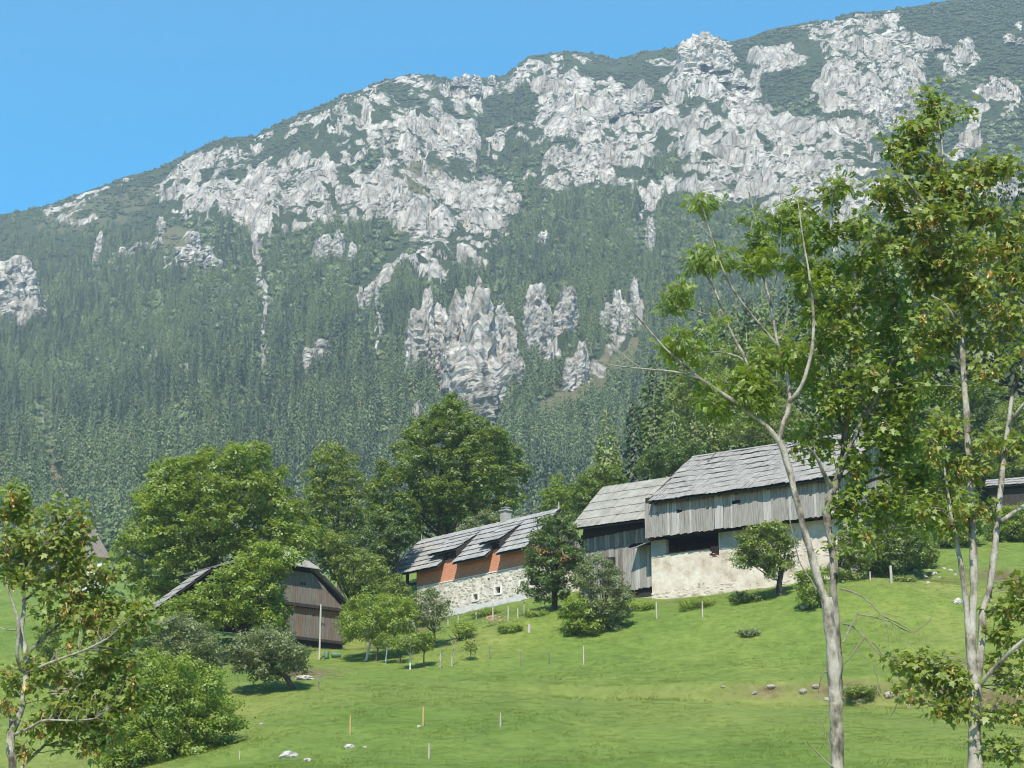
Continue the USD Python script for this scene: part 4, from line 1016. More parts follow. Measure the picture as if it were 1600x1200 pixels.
house.part("wall_ledge", H.box(-2.4, 12.0, -0.35, 0.05, 2.782, 2.86), "plaster_white")
house.part("brick_wall", H.box(-2.6, 12.0, -0.45, -0.06, 2.862, 4.66), "brick_red")
house.part("brick_gable", H.box(11.7, 12.0, -5.6, -0.46, 2.862, 4.30), "brick_red")
GH = Frame(H.pt(12.02, -0.4, 0), AZH + math.pi / 2, H.k)
planks(house, GH, 0.05, 5.1, 0.0, 4.25, lambda s: 4.5 + (s * 0.97 if s < 2.6 else (5.2 - s) * 0.97), 0.22, ["wood_silver", "wood_brown"], 63, name="gable_board")
house.part("gable_back", H.prism([(-0.46, 4.31), (-0.46, 4.5), (-3.0, 7.1), (-5.5, 4.5), (-5.5, 4.31)], 11.8, 11.98), "interior_dark")
house.part("gable_wall", H.box(11.6, 12.02, -5.6, -0.51, -2.0, 2.78), "mortar")
house.part("left_wall", H.box(-2.6, -2.2, -5.6, -0.51, -2.0, 4.6), "mortar")
RH, RHB = Roof(H, 0.80, 3.98, -3.0, 7.70), Roof(H, -6.8, 3.98, -3.0, 7.70)
GAPS = [(1.15, 3.0, 1.35), (7.25, 8.35, 1.35)]
t_gap = 1.35
for s0, s1, t0 in ((-5.7, 1.15, 0.02), (3.0, 7.25, 0.02), (8.35, 11.95, 0.02)):
    house.part("roof_boarding", RH.slab(s0, s1, t0, t_gap, -0.10, -0.04), "wood_dark")
house.part("roof_boarding", RH.slab(-5.7, 11.95, t_gap, RH.L, -0.10, -0.04), "wood_dark")
house.part("roof_boarding", RHB.slab(-5.7, 11.95, 0.02, RHB.L - 0.05, -0.10, 0.05), "wood_dark")
for k in range(7):
    house.part("shingle_course", RH.course(-5.75, 11.98, k * RH.L / 7, min((k + 1.28) * RH.L / 7, RH.L + 0.04), 0.26, rg, lift=0.12, jit=0.02, hole=[(a, b, t_gap) for a, b, _ in GAPS]), "shingle_blue", kind="stuff")
for k, (s0, s1, g0, g1) in enumerate(((-0.5, 3.0, 1.15, 3.0), (5.95, 8.4, 7.25, 8.35))):
    RD = Roof(H, 0.45, 5.22, -2.6, 7.28)
    dm = house.part("dormer", RD.slab(s0, s1, 0.0, RD.L, -0.10, -0.03), "wood_dark")
    for q in range(4):
        house.part("shingle_course", RD.course(s0 - 0.05, s1 + 0.05, q * RD.L / 4, min((q + 1.25) * RD.L / 4, RD.L), 0.26, rg, lift=0.10, jit=0.03), "shingle_blue", under=dm, kind="stuff")
    house.part("dormer_front", H.box(g0 + 0.02, g1 - 0.02, -0.42, -0.34, 4.3, 5.25), "wood_brown", under=dm)
    house.part("dormer_window", H.box(0.5 * (g0 + g1) - 0.42, 0.5 * (g0 + g1) + 0.30, -0.336, -0.30, 4.62, 5.12), "pane_dark", under=dm)
    house.part("mullion", H.box(0.5 * (g0 + g1) - 0.09, 0.5 * (g0 + g1) - 0.03, -0.298, -0.27, 4.62, 5.12), "wood_silver", under=dm)
    house.part("cheek", H.prism([(0.30, 4.48), (0.30, 5.24), (-2.55, 7.18), (-2.55, 7.12)], g1 - 0.02, g1 + 0.05), "wood_dark", under=dm)
    house.part("cheek", H.prism([(0.25, 4.52), (0.25, 5.20), (-2.55, 7.18), (-2.55, 7.12)], g0 - 0.05, g0 + 0.02), "wood_dark", under=dm)
ch = house.part("chimney", H.box(4.98, 5.62, -3.4, -2.75, 6.9, 8.55), "plaster_grey")
house.part("chimney_cap", H.box(4.88, 5.72, -3.5, -2.65, 8.552, 8.65), "plaster_grey", under=ch)
house.part("chimney_hood", join([H.box(5.0, 5.6, -3.35, -2.8, 8.82, 8.87), H.box(5.05, 5.1, -3.3, -2.85, 8.652, 8.818), H.box(5.5, 5.55, -3.3, -2.85, 8.652, 8.818)]), "metal_grey", under=ch)
for s in (-5.6, 11.8):
    house.part("finial", tube(H.pt(np.array([s, s]), np.array([-3.0, -3.0]), np.array([7.6, 8.3])), [0.07, 0.04], 6), "wood_silver_light")
# open porch at the left end
for s in (-5.35, -3.9):
    house.part("porch_post", H.box(s, s + 0.2, -0.15, 0.05, -1.6, 4.2), "wood_dark")
house.part("porch_beam", H.box(-5.6, -2.62, -0.12, 0.06, 3.1, 3.3), "wood_dark")
house.part("porch_brace", H.hexa([(-5.2, -0.1, 2.2), (-5.0, -0.1, 2.2), (-5.2, 0.0, 2.2), (-5.0, 0.0, 2.2), (-4.1, -0.1, 3.1), (-3.9, -0.1, 3.1), (-4.1, 0.0, 3.1), (-3.9, 0.0, 3.1)]), "wood_dark")
house.part("porch_back", H.box(-5.5, -2.62, -5.5, -5.4, -1.6, 4.2), "wood_dark")

# ---- left barn, gable towards us
AZL = math.atan2(0.656, 0.755)
L = Frame(at(np.float64(443), np.float64(1000), 148.0), AZL)
lb = Thing("gable_barn", "brown plank barn with a half-hipped gable and a lean-to roof half hidden by trees", "barn", L.pt(0, 0, 0))
WARM = ["wood_barn", "wood_barn", "wood_barn_warm"]
up = lambda s: min(5.55, 3.05 + (5.75 - s) * 0.77, 4.9 + 0.5 * (s + 3.0)) - 0.05
planks(lb, L, -2.6, 5.55, 0.0, 3.02, up, 0.21, WARM, 51, ragged=0.03)
planks(lb, L, -2.6, 5.85, -0.14, 0.45, lambda s: 2.72, 0.21, WARM, 52, ragged=0.12)
lb.part("rusty_band", join([L.box(-2.6 + 0.21 * k, -2.6 + 0.21 * k + 0.2, -0.104, -0.088, 2.72 - 0.32 - 0.22 * ((k * 7919) % 10) / 10, 2.72) for k in range(40)]), "wood_rust", label="band of reddish unweathered board tops under the ledge")
lb.part("ledge", L.box(-3.4, 5.4, -0.12, 0.22, 2.74, 2.99), "wood_dark")
lb.part("sill_beam", L.box(-2.6, 5.9, -0.25, 0.0, 0.20, 0.42), "wood_dark")
lb.part("inner_wall", L.prism_sh([(-2.6, -0.5), (5.75, -0.5), (5.75, 3.2), (2.6, 5.6), (0.5, 7.0), (-2.6, 5.3)], -0.42, -0.25), "interior_dark")
lb.part("stone_footing", L.box(-2.6, 5.9, -0.9, -0.30, -2.2, 0.18), "plaster_grey")
for (s, h, fr_d) in ((1.42, 4.58, 0.036), (1.68, 4.58, 0.036), (3.52, 1.61, -0.10), (3.78, 1.61, -0.10)):
    lb.part("vent_hole", L.box(s, s + 0.17, fr_d, fr_d + 0.012, h - 0.1, h + 0.1), "interior_dark")
lb.part("right_side_wall", L.box(5.6, 5.75, -9.0, -0.43, -1.5, 3.4), "wood_barn")
def gable_roof(s_e, h_e, s_r, h_r, db, df, n, mat, hip=None):
    L_ = math.hypot(s_r - s_e, h_r - h_e); u = np.array([s_r - s_e, h_r - h_e]) / L_; nv = np.array([-u[1], u[0]]); nv = nv if nv[1] > 0 else -nv
    P = lambda d, t, w: (s_e + u[0] * t + nv[0] * w, d, h_e + u[1] * t + nv[1] * w)

    def front(t):
        return df if hip is None else min(df, df - max(0.0, (h_e + u[1] * t) - hip[0]) * hip[1])
    q = [P(d, t, w) for w in (-0.12, -0.05) for t in (0, L_) for d in (db, front(t))]
    lb.part("roof_boarding", L.hexa(q), "wood_dark")
    for k in range(n):
        t0, t1 = k * L_ / n, min((k + 1.3) * L_ / n, L_ + 0.02); d = db; out = []
        while d < front(t0) - 0.03:
            ww = min(0.24 * rg.uniform(0.75, 1.3), front(t0) - d); a, b = d + 0.004, d + ww - 0.004; d += ww
            lo = t0 + rg.uniform(-0.05, 0.05); wj = rg.uniform(-0.012, 0.014)
            t1b = t1 if b < front(t1) else max(lo + 0.15, lo + (t1 - lo) * 0.45)
            out.append(L.hexa([P(x, t, w_ + bw_ + wj) for w_ in (0, 0.032) for t, bw_ in ((lo, 0.09), (t1b, 0.02)) for x in (a, b)]))
        if out:
            lb.part("shingle_course", join(out), mat, kind="stuff")


gable_roof(5.95, 3.25, 0.55, 7.40, -11.0, 0.62, 7, "shingle_mossy", hip=(5.75, 0.75))
gable_roof(-3.3, 5.95, 0.55, 7.40, -11.0, 0.62, 4, "shingle_mossy", hip=(5.75, 0.75))
gable_roof(-7.2, 4.60, -3.3, 5.95, -1.6, 0.62, 4, "shingle")
gable_roof(-11.9, 0.95, -7.2, 4.60, -1.0, 0.62, 6, "shingle")
# half hip
hp = [(-1.6, 0.85, 5.72), (2.65, 0.85, 5.72), (0.95, -0.75, 7.36), (0.15, -0.75, 7.36)]
HV = [(*hp[0][:2], hp[0][2] + 0.0), hp[1], (hp[3][0], hp[3][1], hp[3][2]), hp[2]]
lb.part("half_hip", L.hexa([HV[0], HV[1], HV[2], HV[3], *[(s, d, h + 0.07) for s, d, h in (HV[0], HV[1], HV[2], HV[3])]]), "shingle_mossy")
lb.part("lean_to_front", L.prism_sh([(-11.0, 0.2), (-2.6, 0.2), (-2.6, 5.2), (-7.2, 4.3), (-11.0, 1.3)], -0.5, -0.4), "wood_dark")

# ---- small buildings
W = Frame(np.array([*at(np.float64(122), np.float64(905), 222.0)]), math.radians(14))
wh = Thing("white_house", "small white house with a steep grey hipped roof behind the left sycamore", "house", W.pt(0, 0, 0))
wh.part("wall", W.box(0, 3.0, -6, 0, -3.0, 2.6), "plaster_white")
wh.part("window", W.box(1.9, 2.5, -0.2, 0.01, 0.6, 1.6), "pane_dark")
r_ = np.array([(-0.7, 0.5, 2.6), (3.6, 0.5, 2.6), (-0.7, -6.5, 2.6), (3.6, -6.5, 2.6), (0.6, -2.0, 7.3), (1.0, -2.0, 7.3), (0.6, -4.0, 7.3), (1.0, -4.0, 7.3)], float)
wh.part("roof", (W.pt(*r_.T), BOXF), "wood_brown")
wc = wh.part("chimney", W.box(-0.1, 0.6, -3.2, -2.5, 5.5, 8.3), "plaster_grey")
wh.part("chimney_cap", W.box(-0.2, 0.7, -3.3, -2.4, 8.302, 8.42), "wood_dark", under=wc)

C = Frame(on_ground(82, 1087), math.radians(8))
hut = Thing("log_hut", "tiny weathered log hut with a grey board roof behind the left sycamore", "hut", C.pt(0, 0, 0))
for k in range(6):
    hut.part("log", tube(C.pt(np.array([-0.1, 2.35 if k < 4 else 1.2]), np.array([0, 0]), np.array([0.12 + 0.2 * k, 0.12 + 0.2 * k + 0.01])), 0.11, 8), "log_wood")
    hut.part("log", tube(C.pt(np.array([2.25, 2.25]), np.array([0.1, -2.0]), np.array([0.2 + 0.2 * k, 0.2 + 0.2 * k])), 0.10, 8), "log_wood")
hut.part("inner_wall", C.box(-0.05, 2.2, -1.9, -0.14, -0.3, 1.4), "interior_dark")
hut.part("window", C.box(1.35, 2.1, -0.13, -0.09, 0.95, 1.32), "metal_grey")
RC = Roof(C, 0.55, 1.25, -0.9, 2.05); RC2 = Roof(C, -2.4, 1.25, -0.9, 2.05)
for k in range(3):
    hut.part("shingle_course", RC.course(-0.4, 2.75, k * RC.L / 3, min((k + 1.3) * RC.L / 3, RC.L), 0.2, rg, lift=0.07, jit=0.06), "shingle", kind="stuff")
hut.part("roof_boarding", RC.slab(-0.4, 2.75, 0, RC.L, -0.1, -0.03), "wood_dark"); hut.part("roof_boarding", RC2.slab(-0.4, 2.75, 0, RC2.L - 0.04, -0.1, 0.02), "wood_dark")

E = Frame(at(np.float64(1545), np.float64(800), 180.0), math.radians(-20))
sh = Thing("field_shed", "low field shed with a pale board roof at the right edge", "shed", E.pt(0, 0, 0))
sh.part("wall", E.box(0.3, 5.5, -3.2, -0.1, -0.8, 2.15), "wood_dark")
RE = Roof(E, 0.5, 2.35, -1.7, 3.5); RE2 = Roof(E, -3.8, 2.35, -1.7, 3.5)
for k in range(3):
    sh.part("shingle_course", RE.course(-0.2, 6.0, k * RE.L / 3, min((k + 1.3) * RE.L / 3, RE.L), 0.24, rg, lift=0.09, jit=0.06), "shingle", kind="stuff")
sh.part("roof_boarding", RE.slab(-0.2, 6.0, 0, RE.L, -0.12, -0.04), "wood_dark"); sh.part("roof_boarding", RE2.slab(-0.2, 6.0, 0, RE2.L - 0.04, -0.12, 0.03), "wood_dark")

# ------------------------------------------------------------------ posts, stakes, barrels, rocks
def post(name, px, py, top, w, mat, label, cat, group=None, lean=0.0):
    o = on_ground(px, py); h = max(0.3, at(np.float64(px), np.float64(top), o[1])[2] - o[2]); r = w / FPX * o[1] / 2
    z = np.linspace(-0.25, h, 5)
    single(name, tube(o + np.stack([lean * z, z * 0, z], 1), np.array([1, 1, 0.97, 0.95, 0.8]) * r, 7), mat, label, cat, group)
    return o


post("flag_pole", 499, 1031, 944, 3.2, "wood_post", "tall bare pole standing before the brown plank gable", "pole")
post("fence_post", 827, 990, 975, 5.0, "wood_post", "stout pale fence post on the grass below the apple tree", "post")
post("fence_post", 912, 1039, 1009, 2.4, "wood_post", "tall thin pasture post below the grey bush", "post")
for px, y0, y1 in ((765, 1030, 1008), (814, 1040, 1018), (858, 1039, 1019)):
    post("fence_post", px, y0, y1, 1.6, "wood_brown", "thin grey wire fence post in a row on the pasture", "post", "thin wire fence posts on the pasture")
post("fence_post", 1026, 968, 940, 2.6, "wood_post", "grey fence post before the stone wall's left corner", "post")
post("fence_post", 1098, 966, 940, 2.4, "wood_post", "grey fence post in the grass before the creeper wall", "post")
post("fence_post", 1393, 911, 884, 4.5, "wood_post", "pale post beside the dark shrubs right of the barn", "post")
post("fence_post", 1360, 908, 893, 2.4, "wood_post", "short thin post under the dark shrubs right of the barn", "post")
post("marker_stake", 547, 1149, 1117, 2.6, "wood_stake_orange", "yellowish wooden stake in the mown meadow, left of the others", "stake")
post("marker_stake", 661, 1135, 1104, 2.6, "wood_stake_orange", "orange topped wooden stake in the middle of the meadow", "stake")
post("marker_stake", 782, 1137, 1113, 2.8, "wood_post", "white stake standing farthest right in the meadow", "stake")
post("marker_stake", 670, 1186, 1161, 2.8, "wood_post", "white stake lowest in the meadow, near the photo's bottom edge", "stake")
post("marker_stake", 374, 1188, 1173, 2.0, "wood_post", "short white peg at the edge of the meadow by the bush", "stake")
GP = [(744, 968, 956), (770, 972, 943), (794, 970, 947), (809, 966, 950), (819, 959, 941), (716, 974, 962), (700, 978, 966)]
for k, (px, y0, y1) in enumerate(GP):
    post("garden_post", px, y0, y1, 2.4, "wood_post", "pale wooden post of the vegetable garden fence", "post", "posts of the vegetable garden fence")
for k, (px, py, L_, lab) in enumerate(((510, 1027, 0.55, "green barrel standing beside the bare pole"), (524, 1025, 0.75, "green barrel lying beside the standing barrel"))):
    o = on_ground(px, py + 3); ax = np.array([1.0, 0.2, 0]) if k else np.array([0, 0, 1.0]); c0 = o + [0, 0, 0.2 if k else 0.0]
    th = Thing("barrel", lab, "barrel", o)
    u = np.array([0, 0.03, 0.1, 0.3, 0.5, 0.7, 0.9, 0.97, 1.0]); rr = 0.62 * np.array([0.05, 0.25, 0.29, 0.31, 0.32, 0.31, 0.29, 0.25, 0.05])
    th.part("body", tube(c0 + u[:, None] * ax * (0.7 if k else 0.55) - (ax * 0.3 if k else 0), rr, 14), "barrel_green", smooth=True)
    th.part("hoop", tube(c0 + np.array([0.28, 0.32])[:, None] * ax * 0.6 - (ax * 0.3 if k else 0), 0.202, 14), "barrel_green")


def boulder(px, py, wpx, label, seed, flat=0.6, group=None, name="boulder"):
    o = on_ground(px, py); r = wpx / FPX * o[1] / 2
    m = meshkit.trimesh.creation.icosphere(subdivisions=3 if wpx > 10 else 2); v = np.array(m.vertices)
    v = v * (0.62 + 0.75 * ridged(v * 1.6 + seed * 3.1, 4, seed))[:, None] * [r, r, r * flat]
    single(name, (v + o + [0, 0, r * flat * (-0.15 if name == 'bank_stone' else 0.08)], m.faces), "bank_rock" if name == "bank_stone" else "limestone_loose", label, "boulder", group)


boulder(452, 1184, 24, "largest pale boulder at the bottom of the meadow, by the bushes", 3)
boulder(481, 1190, 12, "small pale boulder right of the largest one in the meadow", 4)
boulder(546, 1170, 15, "pale boulder beside the yellowish stake", 5)
boulder(570, 1169, 6, "fist sized pale stone right of the boulder by the yellowish stake", 6)
boulder(655, 1136, 7, "little pale stone at the foot of the orange topped stake", 7)
boulder(1497, 942, 13, "round white boulder on the grass between the right trunks", 8, 0.9)
boulder(408, 1132, 7, "little pale stone near the crest of the meadow on the left", 9)
boulder(1258, 950, 13, "dark flat stone under the yellow-green sapling", 10)
for k, (px, py, w_) in enumerate(((1205, 1081, 12), (1322, 1085, 13), (1390, 1092, 14), (1445, 1098, 12), (1585, 1118, 16), (1545, 1108, 10), (1255, 1090, 11), (1292, 1096, 9), (1346, 1098, 10), (1180, 1087, 8), (1420, 1104, 9), (1500, 1112, 10), (1130, 1080, 6), (1275, 1086, 10), (1340, 1090, 9), (1352, 1085, 7), (1405, 1094, 8), (1420, 1092, 9), (1463, 1100, 9), (1480, 1102, 8), (1560, 1112, 9))):
    boulder(px, py, w_, "rough stone showing in the low earth bank across the meadow", 20 + k, 0.55 + 0.1 * (k % 4), "stones in the meadow's earth bank", "bank_stone")
for k, (px, py, w_) in enumerate(((1430, 893, 7), (1445, 902, 8), (1420, 905, 6), (1460, 898, 9), (1485, 893, 7), (1412, 888, 6), (1450, 912, 6), (1436, 884, 4), (1441, 898, 4), (1452, 892, 5), (1468, 903, 4), (1426, 899, 4), (1475, 889, 5), (1457, 905, 4), (1409, 897, 4), (1493, 899, 5))):
    boulder(px, py, w_, "small white stone strewn on the slope beside the track", 40 + k, 0.8, "white stones beside the track", "track_stone")
boulder(640, 985, 22, "white lime rock behind the young fruit trees", 55, 1.3)
boulder(476, 1062, 26, "pale sandy rock heap below the bare pole", 56, 0.35)

# netting roof over the garden bed
o0, o1 = H.pt(0.6, 2.6, -0.3), H.pt(10.6, 2.1, 0.1)
ev = np.array([(2.7, 1.6, -0.40), (12.6, 1.6, -0.30), (3.3, 0.8, 0.22), (11.9, 0.8, 0.27)])
nt = Thing("netting_roof", "long low lean-to roof of grey netting along the foot of the rubble wall", "netting", H.pt(5, 2, 0))
gs = np.linspace(0, 1, 22); gt = np.linspace(0, 1, 5); SS, TT = np.meshgrid(gs, gt)
pl = (ev[0] * (1 - SS[..., None]) + ev[1] * SS[..., None]) * (1 - TT[..., None]) + (ev[2] * (1 - SS[..., None]) + ev[3] * SS[..., None]) * TT[..., None]
pl[..., 2] -= 0.05 * np.abs(np.sin(SS * np.pi * 5)) * (1 - TT)
i, j = np.meshgrid(np.arange(4), np.arange(21), indexing="ij"); k4 = np.stack([i * 22 + j, i * 22 + j + 1, (i + 1) * 22 + j + 1, (i + 1) * 22 + j], -1).reshape(-1, 4)
nt.part("net", (H.pt(*pl.reshape(-1, 3).T), k4), "netting")
for k in range(6):
    s = 0.4 + k * 2.0
    nt.part("support_post", H.box(s + 2.4, s + 2.47, 1.62, 1.69, -1.6, -0.36), "wood_post")

# ------------------------------------------------------------------ broadleaf trees
def leaves(c, out, L, W, rg, droop=0.15):
    """Diamond leaves at c, roughly facing out, folded a little along the middle."""
    n = len(c)
    nr = out * 0.8 + np.array([0, 0, 0.65]) + rg.normal(size=(n, 3)) * 0.5; nr /= np.linalg.norm(nr, axis=1, keepdims=True)
    t = np.cross(nr, rg.normal(size=(n, 3))); t /= np.linalg.norm(t, axis=1, keepdims=True); t[:, 2] -= droop; b = np.cross(nr, t)
    l = (L * rg.uniform(0.7, 1.3, n))[:, None]; w = (W * rg.uniform(0.75, 1.25, n))[:, None]
    v = np.stack([c - t * l * 0.5, c + b * w * 0.5 + nr * w * 0.15, c + t * l * 0.5, c - b * w * 0.5 + nr * w * 0.15], 1).reshape(-1, 3)
    k = np.arange(n)[:, None] * 4
    N = np.repeat(0.5 * out + 0.5 * nr, 4, 0); N /= np.linalg.norm(N, axis=1, keepdims=True)
    return v, np.vstack([k + [0, 2, 1], k + [0, 3, 2]]), N


def crown_cloud(C, Rk, L, W, dens, seed, thin=0.0):
    rg = rng_of(seed); P, O = [], []
    tree = cKDTree(C); Rm_ = Rk.max()
    for c, R in zip(C, Rk):
        m = max(6, int(11 * R ** 2 + 6))
        u = rg.normal(size=(m, 3)); u[:, 2] += 0.25; u /= np.linalg.norm(u, axis=1, keepdims=True)
        pos = c + u * (R * rg.uniform(0.55, 1.04, m))[:, None] * [1, 1, 0.92]
        deep = np.zeros(m, bool)
        for jn in tree.query_ball_point(c, R + Rm_):
            if (C[jn] == c).all():
                continue
            deep |= np.linalg.norm(pos - C[jn], axis=1) < 0.62 * Rk[jn]
        pos = pos[~deep | (rg.random(m) < 0.12)]
        if not len(pos):
            continue
        nse = meshkit.noise(pos / max(0.8, 0.6 * R), seed)
        pos = pos[nse > 0.22 + thin]
        for p in pos:
            rc = rg.uniform(0.30, 0.62) * min(1.25, 0.55 + R * 0.33)
            nl = max(6, int(4.2 * dens * rc * rc / (L * W)))
            q = rg.normal(size=(nl, 3)) * rc * 0.5 * [1, 1, 0.62]
            P.append(p + q); o = p + q - c + np.array([0, 0, 0.35 * R]); O.append(o / (np.linalg.norm(o, axis=1, keepdims=True) + 1e-9))
    return leaves(np.vstack(P), np.vstack(O), L, W, rg)


def fill_poly(poly, r, Y, depth, seed, tries=900):
    """Clump centres that fill a crown's outline as it is seen, rounded in depth."""
    from shapely.geometry import Polygon, Point
    pg = Polygon(poly).buffer(0.12 * r); inn = pg.buffer(-r * 0.72)
    if inn.is_empty:
        inn = pg.buffer(-r * 0.3)
    rg = rng_of(seed); x0, y0, x1, y1 = inn.bounds; pts = []; big = max(6.0, math.sqrt(pg.area / math.pi))
    for _ in range(tries):
        x, y = rg.uniform(x0, x1), rg.uniform(y0, y1)
        if not inn.contains(Point(x, y)):
            continue
        e = min(1.0, (pg.exterior.distance(Point(x, y))) / big); dz = (rg.random() * 2 - 1.25) * depth * math.sqrt(max(0.0, 1 - (1 - e) ** 2))
        rr = r * rg.uniform(0.75, 1.25)
        if all((x - a) ** 2 + (y - b) ** 2 + ((dz - d) * FPX / Y) ** 2 > (0.78 * (rr + q) / 1.0) ** 2 for a, b, d, q in pts):
            pts.append((x, y, dz, rr))
    p = np.array(pts); return at(p[:, 0], p[:, 1], Y + p[:, 2]), p[:, 3] * Y / FPX * 1.03


def broadleaf(name, label, cat, base, poly, r, leaf, bark, L=0.22, W=0.13, dens=1.6, trunk_r=0.2, depth=None, seed=0, group=None, stems=1, thin=0.0, fork=0.35):
    """One broadleaf tree or shrub: trunk, limbs to its clumps, crown."""
    base = np.asarray(base, float); Y = base[1]
    xs = np.array(poly)[:, 0]; depth = depth or (xs.max() - xs.min()) * Y / FPX * 0.42
    C, Rk = fill_poly(poly, r, Y, depth, seed)
    th = Thing(name, label, cat, base, group); rg = rng_of(seed + 1)
    cen = C.mean(0); top = np.array([cen[0], cen[1], C[:, 2].max()])
    mid = base * (1 - fork) + cen * fork; mid[2] = base[2] + (cen[2] - base[2]) * max(0.45, fork)
    for k in range(stems):
        off = rg.normal(size=3) * [0.25, 0.25, 0] * (stems > 1)
        p, rr = curve([base + off - [0, 0, 0.4], base + off * 1.3 + (mid - base) * 0.5, mid + off * 2.2, mid + off * 3 + (top - mid) * 0.55], np.array([1.15, 0.95, 0.75, 0.3]) * trunk_r, 0.5, 0.12, rg)
        th.part("trunk" if stems == 1 else "stem", tube(p, rr, 8), bark, smooth=True)
    order = rg.permutation(len(C))[:max(3, min(14, len(C)))]
    for k in order:
        st = base + (mid - base) * rg.uniform(0.75, 1.0); e = C[k]
        m1 = st * 0.5 + e * 0.5 + [0, 0, 0.12 * np.linalg.norm(e - st)] * rg.uniform(-0.6, 1, 3)
        p, rr = curve([st, m1, e], np.array([0.42, 0.26, 0.08]) * trunk_r, 0.5, 0.3, rg)
        th.part("limb", tube(p, rr, 6, cap=False), bark)
    th.part("crown", crown_cloud(C, Rk, L, W, dens, seed + 2, thin), leaf, kind="stuff")
    return th


def bl(name, label, cat, px, Y, poly, r, leaf, **k):
    """base by distance when the foot is hidden"""
    return broadleaf(name, label, cat, stand(px, Y), poly, r, leaf, k.pop("bark", "bark_dark"), **k)


def bg(name, label, cat, px, py, poly, r, leaf, **k):
    """base where its foot is seen"""
    return broadleaf(name, label, cat, on_ground(px, py), poly, r, leaf, k.pop("bark", "bark_dark"), **k)


bl("walnut_tree", "big round light green tree above the brown plank barn", "tree", 305, 160,
   [(204, 800), (210, 742), (255, 708), (305, 690), (365, 684), (412, 700), (448, 735), (470, 782), (498, 828), (508, 862), (485, 895), (440, 880), (400, 862), (345, 882), (290, 915), (240, 948), (205, 930), (185, 905), (178, 850), (196, 822)], 21, "walnut_leaf", L=0.30, W=0.18, dens=1.7, trunk_r=0.45, seed=11)
bl("leafy_shrub", "bright broad-leaved bush hugging the brown plank barn's left side", "bush", 370, 141.5,
   [(280, 945), (316, 905), (350, 878), (385, 862), (398, 848), (436, 842), (472, 862), (474, 888), (448, 895), (442, 935), (455, 962), (448, 990), (405, 990), (350, 980), (290, 978)], 15, "bright_leaf", L=0.28, W=0.16, dens=1.6, trunk_r=0.12, seed=12, stems=3)
bl("leafy_shrub", "dark leafy bush under the lean-to roof strip of the brown barn", "bush", 285, 138.5,
   [(228, 990), (234, 960), (262, 942), (300, 926), (335, 908), (352, 950), (340, 992), (280, 1000)], 13, "walnut_leaf", L=0.26, W=0.15, dens=1.5, trunk_r=0.1, seed=53, stems=3)
bl("lime_tree", "tall dark olive-green tree with a pointed crown behind the farmhouse", "tree", 700, 190,
   [(583, 742), (600, 690), (640, 655), (678, 632), (706, 620), (738, 640), (775, 665), (815, 698), (828, 745), (822, 790), (795, 808), (740, 815), (700, 828), (650, 845), (600, 835), (568, 805), (562, 770)], 17, "lime_leaf", L=0.27, W=0.18, dens=1.8, trunk_r=0.5, seed=13)
bl("olive_tree", "narrow yellowish green tree between the big round tree and the dark lime", "tree", 525, 180,
   [(474, 765), (480, 715), (505, 688), (538, 690), (560, 720), (572, 770), (580, 835), (545, 855), (500, 845), (468, 800)], 14, "olive_leaf", L=0.24, W=0.15, dens=1.5, trunk_r=0.25, seed=14)
bl("hedge_bush", "dark green thicket behind the farmhouse's left end", "bush", 590, 172,
   [(545, 850), (575, 800), (610, 790), (655, 815), (660, 838), (625, 870), (600, 915), (560, 900)], 13, "apple_leaf", L=0.24, W=0.15, dens=1.6, trunk_r=0.15, seed=15, stems=2)
bl("hedge_bush", "mid green thicket between the brown barn and the farmhouse", "bush", 545, 164,
   [(480, 845), (515, 825), (560, 845), (600, 880), (612, 925), (580, 950), (545, 935), (505, 890)], 13, "olive_leaf", L=0.24, W=0.15, dens=1.6, trunk_r=0.15, seed=16, stems=2)
bl("round_tree", "pale round tree crown left of the barn's mossy roof", "tree", 940, 196,
   [(886, 795), (890, 760), (908, 735), (940, 722), (973, 733), (986, 765), (960, 790), (930, 805), (905, 822)], 13, "lime_leaf", L=0.25, W=0.16, dens=1.6, trunk_r=0.25, seed=17)
bl("slim_tree", "slim light green tree between the lime and the pale round tree", "tree", 872, 204,
   [(838, 812), (848, 765), (872, 735), (898, 760), (905, 805), (880, 835), (850, 832)], 12, "bright_leaf", L=0.24, W=0.15, dens=1.5, trunk_r=0.2, seed=18)
bl("yellow_bush", "yellowish bush showing over the farmhouse ridge beside the chimney", "bush", 745, 176,
   [(700, 850), (718, 815), (755, 800), (792, 800), (802, 828), (760, 848)], 11, "grey_leaf", L=0.22, W=0.13, dens=1.4, trunk_r=0.1, seed=19, stems=2)
bg("apple_tree", "dark apple tree with two stems before the farmhouse's right end", "tree", 866, 953,
   [(806, 925), (820, 870), (828, 822), (850, 802), (888, 802), (910, 822), (918, 860), (920, 922), (892, 936), (862, 940), (820, 942)], 13, "apple_leaf", L=0.20, W=0.12, dens=1.5, trunk_r=0.16, seed=20, stems=2, fork=0.5, thin=0.06)
bg("willow_bush", "grey-green feathery bush between the farmhouse and the barn", "bush", 945, 985,
   [(894, 905), (906, 872), (934, 864), (960, 880), (985, 908), (993, 955), (970, 985), (935, 990), (912, 950)], 13, "grey_leaf", L=0.20, W=0.09, dens=1.2, trunk_r=0.1, seed=21, stems=3, thin=0.05)
bg("currant_bush", "bright low bush at the foot of the grey-green feathery one", "bush", 905, 990,
   [(868, 952), (888, 930), (922, 940), (948, 965), (940, 992), (900, 992), (872, 975)], 10, "bright_leaf", L=0.18, W=0.11, dens=1.4, trunk_r=0.06, seed=22, stems=3)
